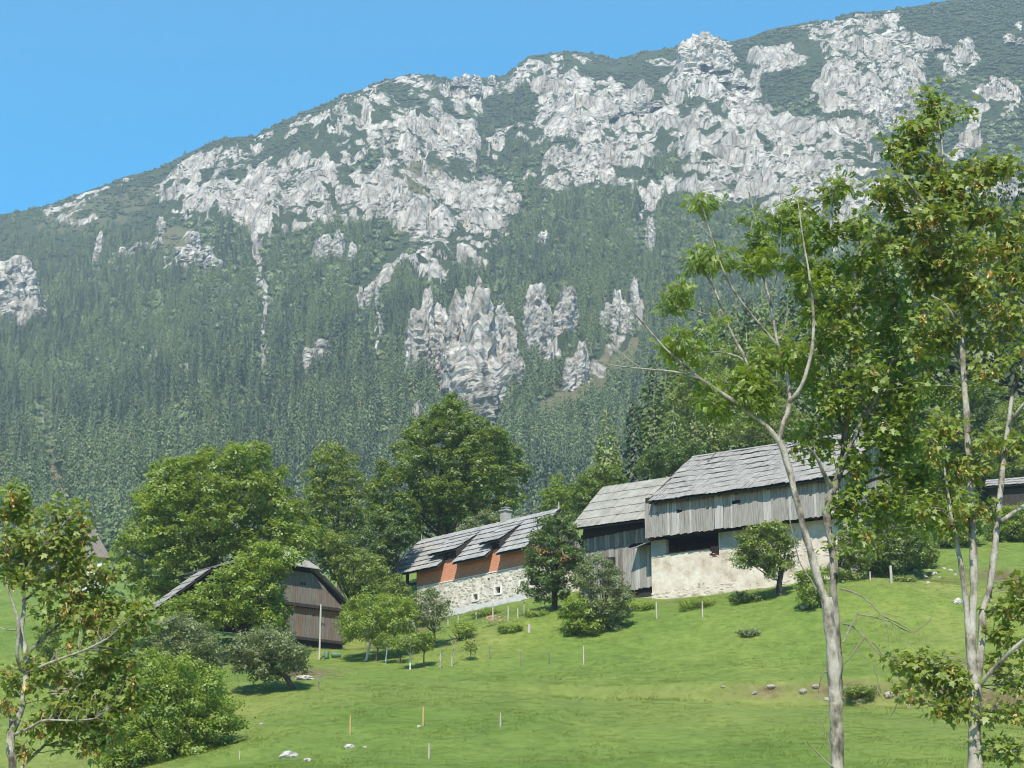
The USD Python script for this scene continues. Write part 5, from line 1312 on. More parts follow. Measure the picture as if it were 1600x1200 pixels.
bg("elder_tree", "small leafy tree against the barn's peeling stone wall", "tree", 1210, 933,
   [(1143, 872), (1158, 832), (1188, 814), (1226, 810), (1243, 840), (1242, 882), (1222, 908), (1200, 915), (1180, 892), (1150, 890)], 12, "olive_leaf", L=0.19, W=0.12, dens=1.5, trunk_r=0.14, seed=23, stems=2, fork=0.5)
bg("sapling_bush", "yellow-green sapling clump beside the pale forked trunk", "bush", 1268, 952,
   [(1238, 900), (1262, 880), (1288, 888), (1292, 935), (1268, 952), (1244, 938)], 9, "bright_leaf", L=0.16, W=0.10, dens=1.1, trunk_r=0.05, seed=24, stems=4, thin=0.08)
bl("dark_shrub", "dark green shrubs right of the barn under the maple's leaves", "bush", 1365, 146,
   [(1298, 880), (1304, 840), (1325, 812), (1368, 800), (1400, 838), (1440, 835), (1446, 862), (1412, 892), (1390, 908), (1340, 914), (1310, 905)], 12, "apple_leaf", L=0.20, W=0.13, dens=1.6, trunk_r=0.1, seed=25, stems=4)
bl("dark_shrub", "dark green shrubs on the slope above the white strewn stones", "bush", 1425, 156,
   [(1395, 880), (1402, 845), (1430, 825), (1462, 838), (1475, 868), (1448, 892), (1415, 895)], 11, "olive_leaf", L=0.20, W=0.13, dens=1.6, trunk_r=0.1, seed=54, stems=4)
bl("hill_tree", "light green tree on the wooded hill, left of the ash's upright limbs", "tree", 1095, 240,
   [(1040, 690), (1042, 620), (1068, 575), (1100, 552), (1138, 580), (1152, 650), (1130, 700), (1070, 705)], 17, "olive_leaf", L=0.30, W=0.19, dens=1.1, trunk_r=0.25, seed=55)
bl("hill_tree", "tall yellow-green tree on the wooded hill, behind the ash's leafy fork", "tree", 1200, 246,
   [(1140, 640), (1150, 570), (1180, 515), (1225, 495), (1262, 535), (1275, 620), (1240, 660), (1180, 665)], 17, "bright_leaf", L=0.30, W=0.19, dens=1.1, trunk_r=0.25, seed=56)
bl("hill_tree", "mid green tree on the wooded hill between the two lighter ones", "tree", 1135, 262,
   [(1085, 640), (1095, 560), (1130, 520), (1170, 545), (1180, 640), (1130, 670)], 16, "walnut_leaf", L=0.30, W=0.19, dens=1.4, trunk_r=0.25, seed=57)
bl("slope_bush", "dense leafy bush closing the view right of the barn's stone wall", "bush", 1385, 150,
   [(1304, 800), (1325, 752), (1370, 730), (1420, 740), (1458, 775), (1470, 830), (1445, 880), (1390, 905), (1330, 895)], 14, "walnut_leaf", L=0.22, W=0.14, dens=1.3, trunk_r=0.12, seed=58, stems=4)
bl("slope_bush", "olive bush at the top of the slope between the sycamore's stems", "bush", 1495, 168,
   [(1452, 850), (1455, 785), (1488, 742), (1532, 765), (1545, 840), (1500, 868)], 13, "olive_leaf", L=0.22, W=0.14, dens=1.3, trunk_r=0.12, seed=59, stems=3)
bl("hill_tree", "dark green tree on the hill behind the sycamore's middle stem", "tree", 1510, 214,
   [(1440, 748), (1448, 655), (1485, 590), (1535, 580), (1580, 630), (1595, 700), (1560, 755), (1490, 765)], 17, "apple_leaf", L=0.28, W=0.18, dens=1.2, trunk_r=0.25, seed=60)
bl("corner_bush", "leafy bush hugging the right end of the barn's stone wall", "bush", 1330, 138.5,
   [(1292, 905), (1294, 860), (1310, 825), (1338, 812), (1358, 850), (1356, 900), (1325, 915)], 10, "olive_leaf", L=0.18, W=0.11, dens=1.4, trunk_r=0.07, seed=64, stems=4)
bl("corner_bush", "green bush growing up against the open left end of the farmhouse", "bush", 622, 160,
   [(590, 965), (594, 925), (612, 900), (634, 898), (650, 930), (650, 962), (618, 972)], 10, "olive_leaf", L=0.18, W=0.11, dens=1.3, trunk_r=0.07, seed=65, stems=4)
bl("hill_bush", "bright bush on the slope under the right-hand shed roof", "bush", 1590, 172,
   [(1535, 830), (1560, 795), (1600, 782), (1650, 800), (1650, 856), (1560, 855)], 13, "bright_leaf", L=0.22, W=0.14, dens=1.5, trunk_r=0.1, seed=26, stems=3)
bl("hill_tree", "light yellow-green tree glimpsed through the maple right of the barn roof", "tree", 1420, 185,
   [(1375, 775), (1392, 705), (1435, 678), (1466, 715), (1462, 800), (1420, 835), (1385, 825)], 14, "bright_leaf", L=0.25, W=0.16, dens=1.6, trunk_r=0.2, seed=27)
bl("hill_tree", "olive tree with a ragged crown above the right-hand shed roof", "tree", 1590, 200,
   [(1528, 740), (1540, 660), (1580, 620), (1640, 630), (1660, 735), (1600, 760)], 15, "olive_leaf", L=0.25, W=0.15, dens=1.5, trunk_r=0.25, seed=28)
bl("hill_tree", "dull green tree between the barn ridge and the conifers", "tree", 1200, 205,
   [(1120, 690), (1140, 640), (1190, 612), (1240, 630), (1275, 680), (1240, 705), (1180, 705)], 15, "olive_leaf", L=0.25, W=0.15, dens=1.5, trunk_r=0.25, seed=29)
bl("hill_tree", "bushy green tree right behind the mossy roof's ridge", "tree", 1060, 205,
   [(985, 745), (1000, 712), (1040, 690), (1090, 690), (1120, 705), (1080, 730), (1030, 745)], 12, "apple_leaf", L=0.25, W=0.15, dens=1.5, trunk_r=0.2, seed=30)
bl("ash_bush", "large bright green bush filling the lower left, before the meadow crest", "bush", 270, 99,
   [(150, 1215), (160, 1120), (182, 1065), (215, 1025), (262, 1012), (310, 1022), (345, 1050), (372, 1088), (388, 1122), (372, 1152), (342, 1182), (330, 1225)], 20, "bright_leaf", L=0.17, W=0.10, dens=1.25, trunk_r=0.12, seed=31, stems=4, thin=0.03)
bl("plum_tree", "paler olive tree just behind the large bright bush in the lower left", "tree", 280, 115,
   [(196, 1040), (210, 1005), (236, 975), (268, 955), (310, 963), (342, 998), (356, 1042), (300, 1062), (230, 1062)], 15, "grey_leaf", L=0.17, W=0.10, dens=1.3, trunk_r=0.12, seed=32, stems=2)
bg("old_apple_tree", "crooked grey-leaved apple tree leaning over the meadow crest", "tree", 462, 1077,
   [(356, 1022), (374, 985), (410, 974), (452, 985), (482, 1010), (492, 1036), (465, 1058), (430, 1062), (390, 1064), (362, 1050)], 12, "grey_leaf", L=0.16, W=0.09, dens=1.15, trunk_r=0.17, seed=33, thin=0.05, fork=0.55)
bl("field_shrub", "thin shrub on the far meadow behind the left sycamore's trunk", "bush", 78, 152,
   [(52, 1008), (62, 975), (88, 972), (102, 1010), (92, 1040), (60, 1038)], 9, "olive_leaf", L=0.18, W=0.11, dens=1.0, trunk_r=0.06, seed=34, stems=3)
bg("fruit_tree", "wide light green fruit tree between the brown barn and the farmhouse", "tree", 571, 1031,
   [(522, 990), (530, 952), (560, 930), (602, 924), (642, 940), (660, 966), (650, 992), (600, 1002), (556, 1006)], 12, "bright_leaf", L=0.17, W=0.09, dens=1.0, trunk_r=0.10, seed=35, bark="white_bark", thin=0.04, fork=0.5)
bg("fruit_tree", "grey-green fruit tree at the farmhouse's left front corner", "tree", 680, 1012,
   [(640, 965), (652, 925), (680, 916), (706, 945), (702, 985), (664, 992)], 11, "grey_leaf", L=0.17, W=0.09, dens=1.0, trunk_r=0.1, seed=36, thin=0.05)
ROW = [(587, 1034, 592, 1000, 15), (602, 1037, 606, 1000, 15), (627, 1037, 622, 1004, 16), (641, 1046, 640, 1006, 16), (662, 1043, 662, 1002, 17)]
ORD = ["first", "second", "third", "fourth", "fifth"]
for k, (px, py, cx, cy, r) in enumerate(ROW):
    bg("young_fruit_tree", f"young fruit tree, {ORD[k]} from the left in the short row below the farmhouse", "tree", px, py,
       [(cx + r * math.cos(a) * 1.15, cy + r * math.sin(a) * 0.95) for a in np.linspace(0, 2 * np.pi, 9)[:-1]], 8, ["bright_leaf", "olive_leaf"][k % 2], L=0.15, W=0.08, dens=0.9, trunk_r=0.06, seed=40 + k, group="young fruit trees in the row", bark="white_bark" if k in (1, 3) else "bark_dark", thin=0.08, fork=0.6)
bg("garden_bush", "small rounded bush on the grass below the garden fence", "bush", 722, 1000, [(707, 995), (712, 972), (730, 968), (742, 985), (735, 1002), (715, 1004)], 8, "bright_leaf", L=0.15, W=0.09, dens=1.1, trunk_r=0.04, seed=50, stems=3)
bg("thin_sapling", "sparse yellowish sapling on the pasture below the garden bush", "tree", 736, 1033, [(722, 1015), (728, 998), (742, 998), (748, 1015), (738, 1022)], 7, "olive_leaf", L=0.13, W=0.07, dens=0.5, trunk_r=0.03, seed=51, thin=0.12, fork=0.6)
bl("wall_creeper", "green creeper climbing the barn's plastered wall", "creeper", 1108, 148.2, [(1098, 930), (1094, 905), (1100, 892), (1110, 895), (1116, 912), (1112, 932)], 5, "olive_leaf", L=0.15, W=0.10, dens=1.0, trunk_r=0.03, seed=52, stems=2, depth=0.3)
LOW = [("low leafy weeds at the barn's left wall corner", 1000, 952, 14, "bright_leaf"), ("low leafy weeds along the stone wall under the creeper", 1090, 948, 18, "bright_leaf"), ("low green weeds under the small tree by the stone wall", 1165, 940, 17, "apple_leaf"),
       ("low weeds on the bank beside the pale trunk", 1345, 1085, 16, "olive_leaf"), ("tuft of tall weeds on the pasture right of the grey bush", 1172, 992, 10, "grey_leaf"), ("low bush at the foot of the garden posts", 800, 985, 12, "bright_leaf"),
       ("leafy vegetables behind the garden posts", 760, 962, 15, "bright_leaf"), ("bush between the garden and the apple tree", 838, 962, 10, "bright_leaf"), ("dark bush under the walnut beside the far meadow", 180, 1012, 20, "apple_leaf"), ("yellowish shrub by the posts right of the barn", 1412, 908, 9, "olive_leaf")]
for k, (lab, px, py, r, lf) in enumerate(LOW):
    bg("weed_clump", lab, "weeds", px, py, [(px + r * math.cos(a) * (1.9 + 0.5 * math.sin(3 * a + k)), py - r * 0.25 + r * math.sin(a) * 0.5) for a in np.linspace(0, 2 * np.pi, 9)[:-1]], r * 0.40, lf, L=0.17, W=0.07, dens=0.7, trunk_r=0.02, seed=70 + k, stems=3, depth=r / 14.0)
o = on_ground(771, 978); rg = rng_of(91)
fc = o + rg.normal(size=(70, 3)) * [0.65, 0.3, 0.12] + [0, 0, 0.45]
fl = Thing("flower_bed", "pink flowers blooming behind the garden posts", "flowers", o)
fl.part("blossoms", leaves(fc, np.tile([0, -0.5, 0.6], (70, 1)), 0.12, 0.11, rg), "flower_pink")
fl.part("stems", leaves(fc - [0, 0, 0.25], np.tile([0, -1.0, 0.1], (70, 1)), 0.3, 0.06, rg), "bright_leaf")

# bare little trees
def bare_tree(name, label, px, py, hpx, seed, mat="bark_pale", group=None):
    o = on_ground(px, py); h = hpx / FPX * o[1]; rg = rng_of(seed)
    th = Thing(name, label, "tree", o, group)
    p, rr = curve([o - [0, 0, 0.2], o + [0.1 * h * rg.uniform(-1, 1), 0, h * 0.5], o + [0.22 * h * rg.uniform(-1, 1), 0.1, h]], [0.06, 0.045, 0.012], 0.2, 0.3, rg)
    th.part("trunk", tube(p, rr, 7), mat)
    for k in range(6):
        a = p[rg.integers(len(p) // 3, len(p) - 1)]; d = np.array([rg.uniform(-1, 1), rg.uniform(-1, 1), rg.uniform(0.5, 1.2)]) * h * 0.3
        q, r2_ = curve([a, a + d * 0.55, a + d], [0.022, 0.014, 0.006], 0.15, 0.5, rg)
        th.part("branch", tube(q, r2_, 5, cap=False), mat)


bare_tree("bare_tree", "leafless whitish little tree, left one of two beside the young fruit trees", 688, 1044, 32, 61)
bare_tree("bare_tree", "leafless whitish little tree, right one of two beside the young fruit trees", 706, 1041, 36, 62)
bare_tree("bare_tree", "leaning grey dead stump tree beside the crooked apple tree", 497, 1079, 24, 63, "bark_grey")

# ------------------------------------------------------------------ conifers on the hillside behind the barn
near_src = {}
for k in range(3):
    near_src["spruce", k] = class_tree(f"class_hill_spruce_{k}", far_conifer(300 + k, 24, 3.4, 2000, 0.8, 0.05, 0.9, 0.6), trunk_mesh(24, 0.28), "spruce_needle_light" if k else "spruce_needle")
    near_src["larch", k] = class_tree(f"class_hill_larch_{k}", far_conifer(320 + k, 23, 3.9, 1900, 0.62, 0.08, 0.85, 0.2), trunk_mesh(23, 0.25), "hill_larch", "bark_grey")
    near_src["pine", k] = class_tree(f"class_hill_pine_{k}", far_conifer(340 + k, 20, 4.4, 2000, 0.5, 0.10, 0.95, 0.2), trunk_mesh(20, 0.25), "hill_needle", "bark_grey")
HL = {"spruce": ("hill_spruce", "dark spruce on the wooded hill behind the barn", "spruces on the wooded hill"), "larch": ("hill_larch", "light green larch on the wooded hill behind the barn", "larches on the wooded hill"),
      "pine": ("hill_pine", "bushy mid-green pine on the wooded hill behind the barn", "pines on the wooded hill")}
tl = np.array([(930, 700), (955, 632), (1000, 612), (1060, 552), (1130, 505), (1200, 470), (1300, 430), (1400, 385), (1500, 325), (1560, 292), (1680, 280)], float)


def hill_conifer(kind, px, Y, top, v, label=None, group=True):
    o = stand(px, Y); h = at(np.float64(px), np.float64(top), Y)[2] - o[2]
    if h < 5:
        return
    href = {"spruce": 24.0, "larch": 23.0, "pine": 20.0}[kind]; s = h / href
    n0, lb_, gr = HL[kind]; w_ = min(1.3, max(s, 0.62)) * rg.uniform(0.9, 1.15)
    copy_tree(n0, near_src[kind, v], o - [0, 0, 0.3], rg.uniform(0, 6.28), (w_, w_, s), label or lb_, kind, gr if group else None)


rg = rng_of(404)
hill_conifer("spruce", 1000, 236, 612, 0, "dark spruce standing out left of the barn ridge on the hill's edge", False)
hill_conifer("larch", 956, 250, 632, 1, "lone pale larch at the left edge of the wooded hill", False)
for row, (Y, drop, step) in enumerate(((300, -42, 26), (274, -8, 27), (250, 34, 30), (228, 84, 33))):
    px = 1035 - row * 6 + rg.uniform(0, 15)
    while px < 1690:
        u = rg.random(); kind = "larch" if u < (0.26 if px < 1230 else 0.12) else "pine" if u < (0.58 if px < 1230 else 0.4) else "spruce"
        hill_conifer(kind, px, Y + rg.uniform(-9, 9), np.interp(px, tl[:, 0], tl[:, 1]) + drop + rg.uniform(-8, 45), int(rg.integers(3)))
        px += step * rg.uniform(0.65, 1.3)

# ------------------------------------------------------------------ the trees close by
def leaf_shape(kind):
    if kind == "maple":
        o = np.array([(0, -0.10), (0.46, -0.04), (0.30, 0.16), (0.56, 0.46), (0.24, 0.46), (0, 1.0), (-0.24, 0.46), (-0.56, 0.46), (-0.30, 0.16), (-0.46, -0.04)])
        pts = np.vstack([[(0, 0.25)], o]); n = len(o)
        f = np.array([[0, 1 + k, 1 + (k + 1) % n] for k in range(n)])
        z = -0.25 * (pts[:, 0] ** 2) - 0.12 * np.maximum(pts[:, 1] - 0.3, 0) ** 2 + 0.05 * np.abs(pts[:, 0])
    else:   # a feathered leaf: leaflets in pairs
        pts, f = [], []
        for k in range(4):
            for sg in (-1, 1):
                b = np.array([0, 0.2 + 0.19 * k]); t = b + [sg * 0.36, 0.16]; m = 0.5 * (b + t); w = np.array([-sg * 0.05, 0.09]); q = len(pts)
                pts += [b, m + w, t, m - w]; f += [[q, q + 1, q + 2], [q, q + 2, q + 3]]
        q = len(pts); pts += [np.array([0, 0.78]), np.array([0.07, 0.95]), np.array([0, 1.18]), np.array([-0.07, 0.95])]; f += [[q, q + 1, q + 2], [q, q + 2, q + 3]]
        pts = np.array(pts); f = np.array(f); z = -0.30 * pts[:, 1] ** 2 - 0.2 * np.abs(pts[:, 0])
    return np.column_stack([pts, z]), f


def big_leaves(c, out, size, kind, rg, hang=0.55):
    hang = 0.25 if kind == "ash" else hang
    V, Fc = leaf_shape(kind); n = len(c)
    y = out * 0.8 + rg.normal(size=(n, 3)) * 0.6 - np.array([0, 0, hang]); y /= np.linalg.norm(y, axis=1, keepdims=True)
    z = np.array([0, 0, 0.9]) + out * 0.55 + rg.normal(size=(n, 3)) * 0.4; z -= (z * y).sum(1, keepdims=True) * y; z /= np.linalg.norm(z, axis=1, keepdims=True); x = np.cross(y, z)
    s = (size * rg.uniform(0.6, 1.25, n))[:, None, None]
    v = c[:, None] + s * (V[None, :, 0:1] * x[:, None] + V[None, :, 1:2] * y[:, None] + V[None, :, 2:3] * z[:, None])
    return v.reshape(-1, 3), (Fc[None] + (np.arange(n) * len(V))[:, None, None]).reshape(-1, 3)


SLIM = lambda w_: w_ * (0.62 if w_ > 10 else 0.80)


def close_tree(name, label, Y, stems, blobs, leaf_kind, leaf_mat, size, per, seed, bark="bark_pale", seeds=0.0, shoots=(), slim=False, thick=1.0, lush=1.0):
    """stems: [(part name, [(px, py, width px, depth shift)])]; blobs: [(px, py, radius px, how full)]"""
    rg = rng_of(seed)
    conv = lambda L_: (np.array([at(np.float64(q[0]), np.float64(q[1]), Y + (q[3] if len(q) > 3 else 0)) for q in L_]), np.array([(SLIM(q[2]) if slim else q[2] * thick) / FPX * Y / 2 * 1.03 for q in L_]))
    base = conv(stems[0][1][:1])[0][0]
    base = np.array([base[0], Y, float(ground(np.array([base[0]]), np.array([Y]))[0])])
    th = Thing(name, label, "tree", base); nodes = []
    for nm, L_ in stems:
        p, r = conv(L_)
        if nm == "trunk":
            p = np.vstack([[p[0][0], Y, base[2] - 0.3], p]); r = np.r_[r[0] * 1.12, r]
        q, rr = curve(p, r, 0.22, 0.06, rg)
        th.part(nm, tube(q, rr, 10 if nm == "trunk" else 7), bark, smooth=True); nodes.append(np.column_stack([q, rr]))
    N = np.vstack(nodes); P, O, tw = [], [], []
    SP, SO = [], []
    for px, py, r, full in blobs:
        R = r / FPX * Y; c = at(np.float64(px), np.float64(py), Y + rg.uniform(-1.0, 1.0) * min(1.6, R * 2.2))
        k = np.argmin(np.linalg.norm((N[:, :3] - c) * [1, 1, 1], axis=1) + 0.9 * np.maximum(0, N[:, 2] - c[2])); a = N[k]
        m = 0.5 * (a[:3] + c) + rg.normal(size=3) * 0.08 * np.linalg.norm(c - a[:3]) + [0, 0, 0.05]
        q, rr = curve([a[:3], m, c, c + (c - m) * 0.5 + [0, 0, 0.15]], [min(a[3] * 0.5, 0.012), 0.009, 0.007, 0.004], 0.15, 0.5, rg)
        tw.append(tube(q, rr, 5, cap=False))
        if leaf_kind != 'ash':
            for e in q[len(q) // 3::3]:
                nl = max(2, int(1.0 * per * full)); P.append(e + rg.normal(size=(nl, 3)) * [0.15, 0.15, 0.11]); O.append(rg.normal(size=(nl, 3)) * 0.7)
        ns = max(3, int(6 * R * R / 0.16 + 3))
        for _ in range(ns):
            u = rg.normal(size=3); u /= np.linalg.norm(u); e = c + u * R * rg.uniform(0.35, 1.0)
            q2, r2_ = curve([c - u * 0.02, 0.5 * (c + e) + [0, 0, 0.04], e], [0.006, 0.0045, 0.003], 0.12, 0.6, rg)
            tw.append(tube(q2, r2_, 4, cap=False))
            nl = max(3, int((2.0 if leaf_kind == 'ash' else 2.7) * lush * per * full))
            lp = e + rg.normal(size=(nl, 3)) * [0.15, 0.15, 0.10]
            ou = lp - e + u * 0.12; ou /= np.linalg.norm(ou, axis=1, keepdims=True)
            P.append(lp); O.append(ou)
            if rg.random() < seeds:
                nk = int(rg.integers(10, 22)); SP.append(e + rg.normal(size=(nk, 3)) * [0.05, 0.05, 0.07] - [0, 0, 0.10]); SO.append(rg.normal(size=(nk, 3)) * 0.4 + [0, -0.3, 0])
    for L_ in shoots:
        p, r = conv(L_); q, rr = curve(p, r, 0.12, 0.35, rg); th.part("dead_branch", tube(q, rr, 5), "twig_bark")
    th.part("twigs", join(tw), "twig_bark", kind="stuff")
    P, O = np.vstack(P), np.vstack(O)
    th.part("leaves", big_leaves(P, O, size, leaf_kind, rg), leaf_mat, kind="stuff")
    if SP:
        SP, SO = np.vstack(SP), np.vstack(SO)
        th.part("seed_keys", leaves(SP, SO, 0.075, 0.03, rg, droop=0.8), "seed_key", kind="stuff")
    return th


Z6 = lambda pts, w0, w1: [(1160 + x / 3.636, 880 + y / 3.636, w0 + (w1 - w0) * k / max(1, len(pts) - 1), 0.1 * math.sin(k * 1.7 + x)) for k, (x, y) in enumerate(pts)]
close_tree("ash_tree", "pale forked ash with sparse bright leaf tufts and bare twigs, before the barn", 42.0, [
    ("trunk", [(1311, 1260, 33), (1307, 1150, 31), (1304, 1080, 30), (1299, 1000, 29), (1291, 935, 26)]),
    ("stem", [(1294, 950, 22), (1272, 882, 19), (1255, 820, 17), (1240, 760, 16), (1228, 715, 17), (1219, 690, 17)]),
    ("limb", [(1219, 692, 13), (1187, 657, 11), (1157, 635, 9.5, -0.2), (1125, 612, 8, -0.3), (1095, 592, 6.5, -0.4), (1062, 565, 5, -0.5), (1032, 537, 4, -0.6), (1002, 502, 3, -0.7), (985, 483, 2, -0.8)]),
    ("branch", [(1095, 592, 5, -0.4), (1045, 580, 4, -0.6), (1002, 576, 3.2, -0.8), (957, 571, 2.2, -1.0), (928, 563, 1.3, -1.1)]),
    ("branch", [(1004, 577, 2.6, -0.8), (972, 553, 2, -0.9), (956, 533, 1.2, -1.0)]),
    ("branch", [(1157, 642, 5, -0.2), (1135, 634, 4, 0), (1117, 627, 3, 0.2), (1078, 632, 1.6, 0.4)]),
    ("limb", [(1187, 657, 9), (1176, 600, 8, 0.3), (1165, 562, 7, 0.4), (1148, 530, 6, 0.5), (1127, 482, 5.5, 0.5), (1118, 455, 4.5, 0.6), (1098, 420, 3, 0.6), (1092, 396, 2, 0.6)]),
    ("limb", [(1219, 690, 13), (1222, 665, 13), (1232, 640, 13), (1233, 615, 10, 0.1), (1228, 580, 8, 0.2), (1217, 545, 7.5, 0.3), (1209, 505, 6.5, 0.3), (1203, 470, 5.5, 0.4), (1190, 420, 4.5, 0.5), (1183, 360, 3.5, 0.6), (1170, 300, 2, 0.6)]),
    ("branch", [(1216, 542, 6, 0.3), (1190, 510, 5, 0.1), (1165, 480, 4.5, 0), (1143, 448, 4, -0.1), (1129, 420, 3.6, -0.2), (1112, 370, 3, -0.3), (1098, 325, 2.4, -0.3)]),
    ("branch", [(1219, 530, 5, 0.3), (1228, 505, 3.4, 0.4), (1230, 480, 2.2, 0.5)]),
    ("limb", [(1234, 628, 10), (1250, 608, 8, -0.2), (1262, 575, 7.5, -0.3), (1270, 535, 7, -0.4), (1271, 495, 6, -0.4), (1266, 440, 5, -0.5), (1256, 380, 3.5, -0.5), (1246, 310, 2, -0.6)]),
    ("branch", [(1216, 680, 5), (1197, 680, 4, 0.4), (1160, 684, 3, 0.7), (1135, 683, 2.2, 0.9), (1100, 688, 1.2, 1.1)]),
    ("branch", [(1165, 565, 4, 0.4), (1142, 553, 3, 0.6), (1118, 550, 2.2, 0.7), (1090, 553, 1.3, 0.8)]),
    ("branch", [(1128, 484, 3.5, 0.5), (1108, 492, 3, 0.4), (1080, 484, 2, 0.2), (1056, 480, 1.2, 0.1)]),
    ("branch", [(1190, 420, 2.4, 0.5), (1172, 385, 2, 0.7), (1176, 340, 1.6, 0.8), (1186, 295, 1.1, 0.9)]),
    ("branch", [(1112, 372, 2.0, -0.3), (1092, 352, 1.5, -0.3), (1066, 340, 1.0, -0.3)]),
    ("branch", [(1203, 470, 2.2, 0.4), (1216, 420, 1.8, 0.2), (1221, 350, 1.4, 0.2), (1218, 285, 0.9, 0.2)]),
], [(1098, 312, 18, 1.0), (1090, 400, 14, 0.9), (1110, 405, 20, 1.0), (1128, 402, 12, 0.8), (1055, 470, 20, 1.1), (1068, 455, 13, 0.9), (1065, 535, 22, 0.9), (1050, 550, 14, 0.7), (1085, 545, 12, 0.5), (1105, 600, 14, 0.6), (1110, 632, 20, 0.9), (1100, 625, 14, 0.7), (1130, 640, 14, 0.6),
    (1178, 572, 22, 1.0), (1195, 555, 15, 0.8), (1170, 610, 24, 1.0), (1185, 640, 20, 1.0), (1160, 590, 16, 0.9), (1205, 620, 14, 0.6), (1190, 600, 18, 0.9), (1235, 548, 20, 0.9), (1250, 560, 14, 0.8), (1218, 560, 12, 0.7), (1245, 580, 12, 0.6),
    (1180, 395, 20, 1.0), (1195, 375, 18, 1.0), (1165, 420, 16, 0.9), (1200, 410, 18, 1.0), (1185, 345, 14, 0.7), (1215, 335, 14, 0.7), (1240, 340, 15, 0.8), (1235, 315, 11, 0.6), (1262, 320, 10, 0.5), (1310, 292, 18, 1.0), (1300, 305, 12, 0.9), (1264, 440, 13, 0.8), (1258, 405, 14, 0.9), (1252, 360, 13, 0.9), (1246, 335, 10, 0.7), (1270, 490, 10, 0.6), (1120, 500, 9, 0.4), (1112, 515, 9, 0.4)],
    "ash", "ash_leaf", 0.20, 10, 801, slim=True,
    shoots=[Z6([(560, 145), (680, 190), (800, 300), (900, 350), (980, 400)], 4.5, 1.2), Z6([(570, 450), (620, 350), (660, 280)], 4, 2.5), Z6([(650, 290), (830, 330), (960, 390), (1060, 330), (1080, 300)], 3, 1), Z6([(570, 345), (640, 370), (700, 430), (760, 500), (820, 570), (890, 650), (895, 720), (870, 820), (830, 890)], 3.6, 1.2),
            Z6([(690, 430), (650, 480), (610, 540), (580, 570)], 3, 1.8), Z6([(740, 450), (790, 560), (745, 590), (770, 680), (765, 760)], 2.6, 1), Z6([(520, 1160), (440, 1090), (400, 1050), (365, 1010)], 3.6, 1.5), Z6([(500, 1060), (480, 980), (455, 915), (410, 880)], 2.6, 1.2),
            Z6([(500, 610), (455, 630), (440, 680), (430, 740), (400, 770)], 2.4, 1), Z6([(800, 310), (830, 420), (828, 550)], 1.8, 0.9), Z6([(420, 150), (380, 80), (330, 0), (290, -150), (250, -330)], 4, 2.0), Z6([(800, 285), (870, 300), (930, 315)], 1.6, 0.8), Z6([(640, 470), (700, 540), (750, 580)], 1.8, 0.9), Z6([(850, 340), (900, 430), (975, 465)], 1.6, 0.8)])
rgb_ = rng_of(5150)


def jig(blobs, n=2, sp=0.5):
    out = list(blobs)
    for b in blobs:
        for _ in range(n):
            out.append((b[0] + rgb_.normal() * b[2] * sp * 1.5, b[1] + rgb_.normal() * b[2] * sp * 1.2, b[2] * rgb_.uniform(0.5, 0.8), b[3]))
    return out


close_tree("maple_tree", "dense leafy maple with orange seed bunches rising behind the pale ash", 43.2, [
    ("trunk", [(1312, 1260, 24), (1310, 1120, 22), (1308, 1000, 21), (1302, 930, 20), (1303, 880, 20), (1298, 842, 18), (1292, 812, 19), (1296, 780, 20), (1308, 750, 20), (1316, 720, 17), (1320, 680, 16), (1323, 640, 14), (1328, 580, 12), (1335, 510, 10), (1340, 440, 7), (1345, 370, 4)]),
    ("limb", [(1302, 765, 10), (1285, 735, 8, -0.3), (1275, 712, 6, -0.5), (1262, 700, 3, -0.7)]),
    ("limb", [(1312, 735, 10), (1325, 705, 9, -0.3), (1345, 660, 8, -0.4), (1375, 610, 6, -0.5), (1395, 560, 4, -0.6)]),
    ("limb", [(1320, 680, 9), (1305, 630, 7, 0.4), (1295, 570, 6, 0.6), (1285, 500, 4, 0.7), (1270, 440, 3, 0.8)]),
    ("limb", [(1300, 775, 9), (1330, 765, 7, 0.3), (1370, 748, 6, 0.5), (1410, 742, 4, 0.6), (1445, 735, 3, 0.6)]),
    ("limb", [(1325, 620, 8), (1360, 560, 6, 0.6), (1400, 500, 4, 0.7), (1430, 460, 3, 0.8)]),
], jig([(1262, 380, 20, 1), (1300, 360, 24, 1), (1335, 345, 20, 1), (1250, 420, 24, 1), (1285, 430, 30, 1), (1325, 410, 30, 1), (1365, 400, 26, 1), (1270, 470, 26, 1), (1310, 475, 34, 1), (1355, 460, 34, 1), (1400, 450, 28, 1), (1290, 520, 28, 1), (1335, 525, 36, 1), (1385, 510, 34, 1), (1425, 500, 26, 1), (1310, 575, 30, 1), (1360, 575, 36, 1), (1410, 560, 34, 1), (1450, 560, 22, 0.9),
    (1275, 560, 18, 0.9), (1280, 610, 22, 1), (1300, 645, 26, 1), (1345, 630, 34, 1), (1395, 620, 34, 1), (1440, 610, 26, 1), (1290, 690, 22, 0.9), (1340, 680, 28, 1), (1385, 670, 32, 1), (1430, 665, 30, 1), (1265, 672, 14, 0.7), (1245, 700, 9, 0.5), (1350, 730, 24, 1), (1395, 720, 26, 1), (1440, 725, 26, 0.9), (1335, 775, 22, 1), (1370, 775, 24, 1), (1415, 770, 26, 1), (1455, 760, 18, 0.9), (1340, 810, 18, 0.9), (1385, 805, 22, 1), (1425, 805, 20, 0.9), (1450, 800, 14, 0.8), (1310, 800, 10, 0.5), (1300, 860, 8, 0.3), (1350, 840, 12, 0.6)]),
    "maple", "maple_leaf", 0.145, 4, 802, "bark_grey", seeds=0.10, slim=True)
